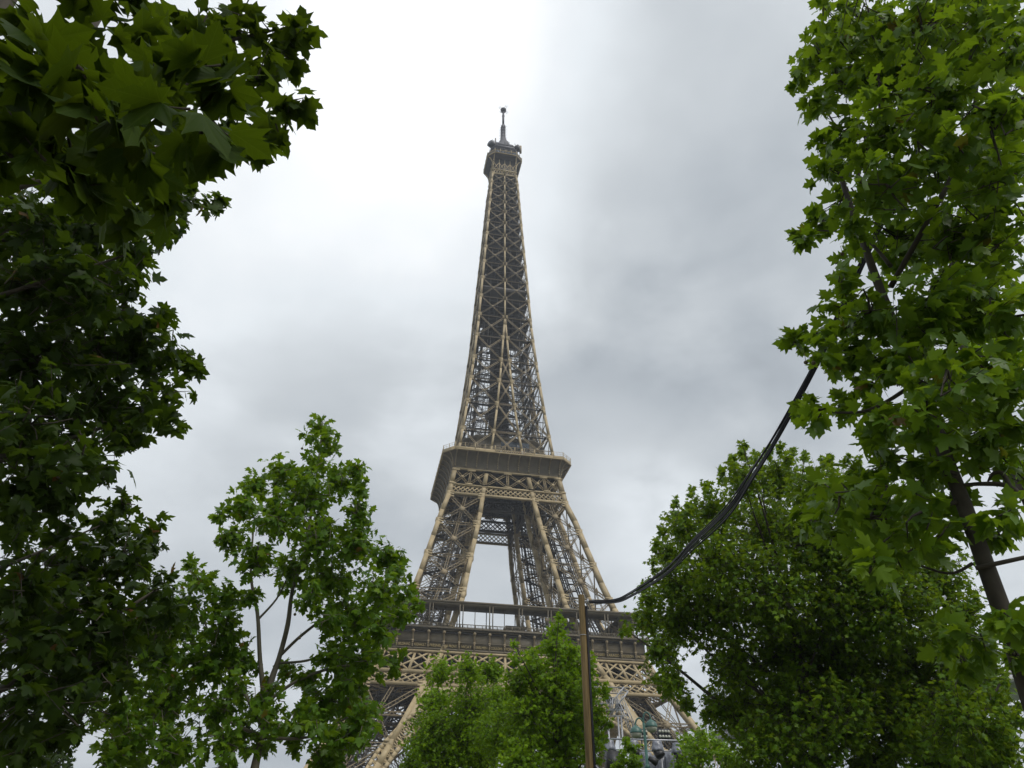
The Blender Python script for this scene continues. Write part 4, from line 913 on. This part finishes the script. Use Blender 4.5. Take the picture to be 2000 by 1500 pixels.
p = gp(1196, 1470, 38); b_ = p*np.array((1, 1, 0)); r = tag(empty('speaker_mast', tuple(b_)), 'black loudspeaker box on a thin mast at the bottom right of the wooden pole', 'loudspeaker')
c = MB(); c.box(-.32, .3, -.25, .25, p[2]-.75, p[2]+.05); c.build('cabinet', BLACK, r); c = MB(); c.tube([(0, 0, 0), (0, 0, p[2]-.7)], .05, 8); c.tube([(-.8, 0, .0), (0, 0, p[2]-1.4)], .03, 6); c.tube([(.8, 0, .0), (0, 0, p[2]-1.4)], .03, 6); c.build('mast', ALU, r)
c = MB(); c.box(-.2, .2, -.257, -.251, p[2]-.65, p[2]-.1); c.build('grille', DARK, r)

# ------------------------------------------------------------------ temporary roofs
hR = 8.6
def hit(u, v, h): d = ray(u, v); return CAM+d*((h-CAM[2])/d[2])
a_, b_ = hit(1386, 1429, hR), hit(1452, 1411, hR); d_ = (b_-a_)/np.linalg.norm(b_-a_); b_ = a_+d_*16
n_ = np.array((d_[1], -d_[0], 0)); n_ = n_ if np.dot(n_, CAM-a_) < 0 else -n_
rt = tag(empty('stand_roof', tuple(a_*np.array((1, 1, 0)))), 'flat grey roof edge of a temporary stand seen under the broad tree', 'roof')
base_ = a_*np.array((1, 1, 0))
c = MB(); q = [a_, b_, b_+n_*7+(0, 0, .3), a_+n_*7+(0, 0, .3)]
c.loft([[x-(0, 0, .5) for x in q], [x-(0, 0, .22) for x in q]], True, True); c.loft([[x-n_*.08*0-(0, 0, .21) for x in q], q], True, True); c.build('roof_panel', ROOFM, rt, False, base_)
c = MB()
for t_ in (.02, .35, .68, .98):
    for m_ in (.3, 6.5): p = lerp(a_, b_, t_)+n_*m_; c.tube([(p[0], p[1], 0), (p[0], p[1], hR-.45)], .07, 8)
c.build('post', ALU, rt, False, base_)
p = hit(8, 1491, 4.2); b0 = p*np.array((1, 1, 0)); mq = tag(empty('marquee_tent', tuple(b0)), 'white tent top peeping in at the bottom left corner', 'tent')
c = MB(); c.loft([[(-3, -2.5, 2.6), (.35, -2.5, 2.6), (.35, 2.5, 2.6), (-3, 2.5, 2.6)], [(-3, -2.5, 3.6), (.25, -2.5, 3.6), (.25, 2.5, 3.6), (-3, 2.5, 3.6)], [(-2.4, -.3, 4.25), (.0, -.3, 4.2), (.0, .3, 4.2), (-2.4, .3, 4.25)]]); c.build('canvas', WHITE, mq)
c = MB()
for x in (-2.8, .2):
    for y_ in (-2.3, 2.3): c.tube([(x, y_, 0), (x, y_, 2.7)], .05, 6)
c.build('pole', ALU, mq)

# ------------------------------------------------------------------ air
c = MB(); c.box(-910, 910, -910, 910, -1, 338)
hz = bpy.data.materials.new('haze_air'); hz.use_nodes = True; t = hz.node_tree; t.nodes.remove(t.nodes['Principled BSDF'])
pv_ = t.nodes.new('ShaderNodeVolumePrincipled'); pv_.inputs['Density'].default_value = .00029; pv_.inputs['Color'].default_value = (.86, .92, 1.0, 1); pv_.inputs['Anisotropy'].default_value = .2
t.links.new(pv_.outputs[0], t.nodes['Material Output'].inputs['Volume'])
tag(c.build('haze', hz), kind='stuff')
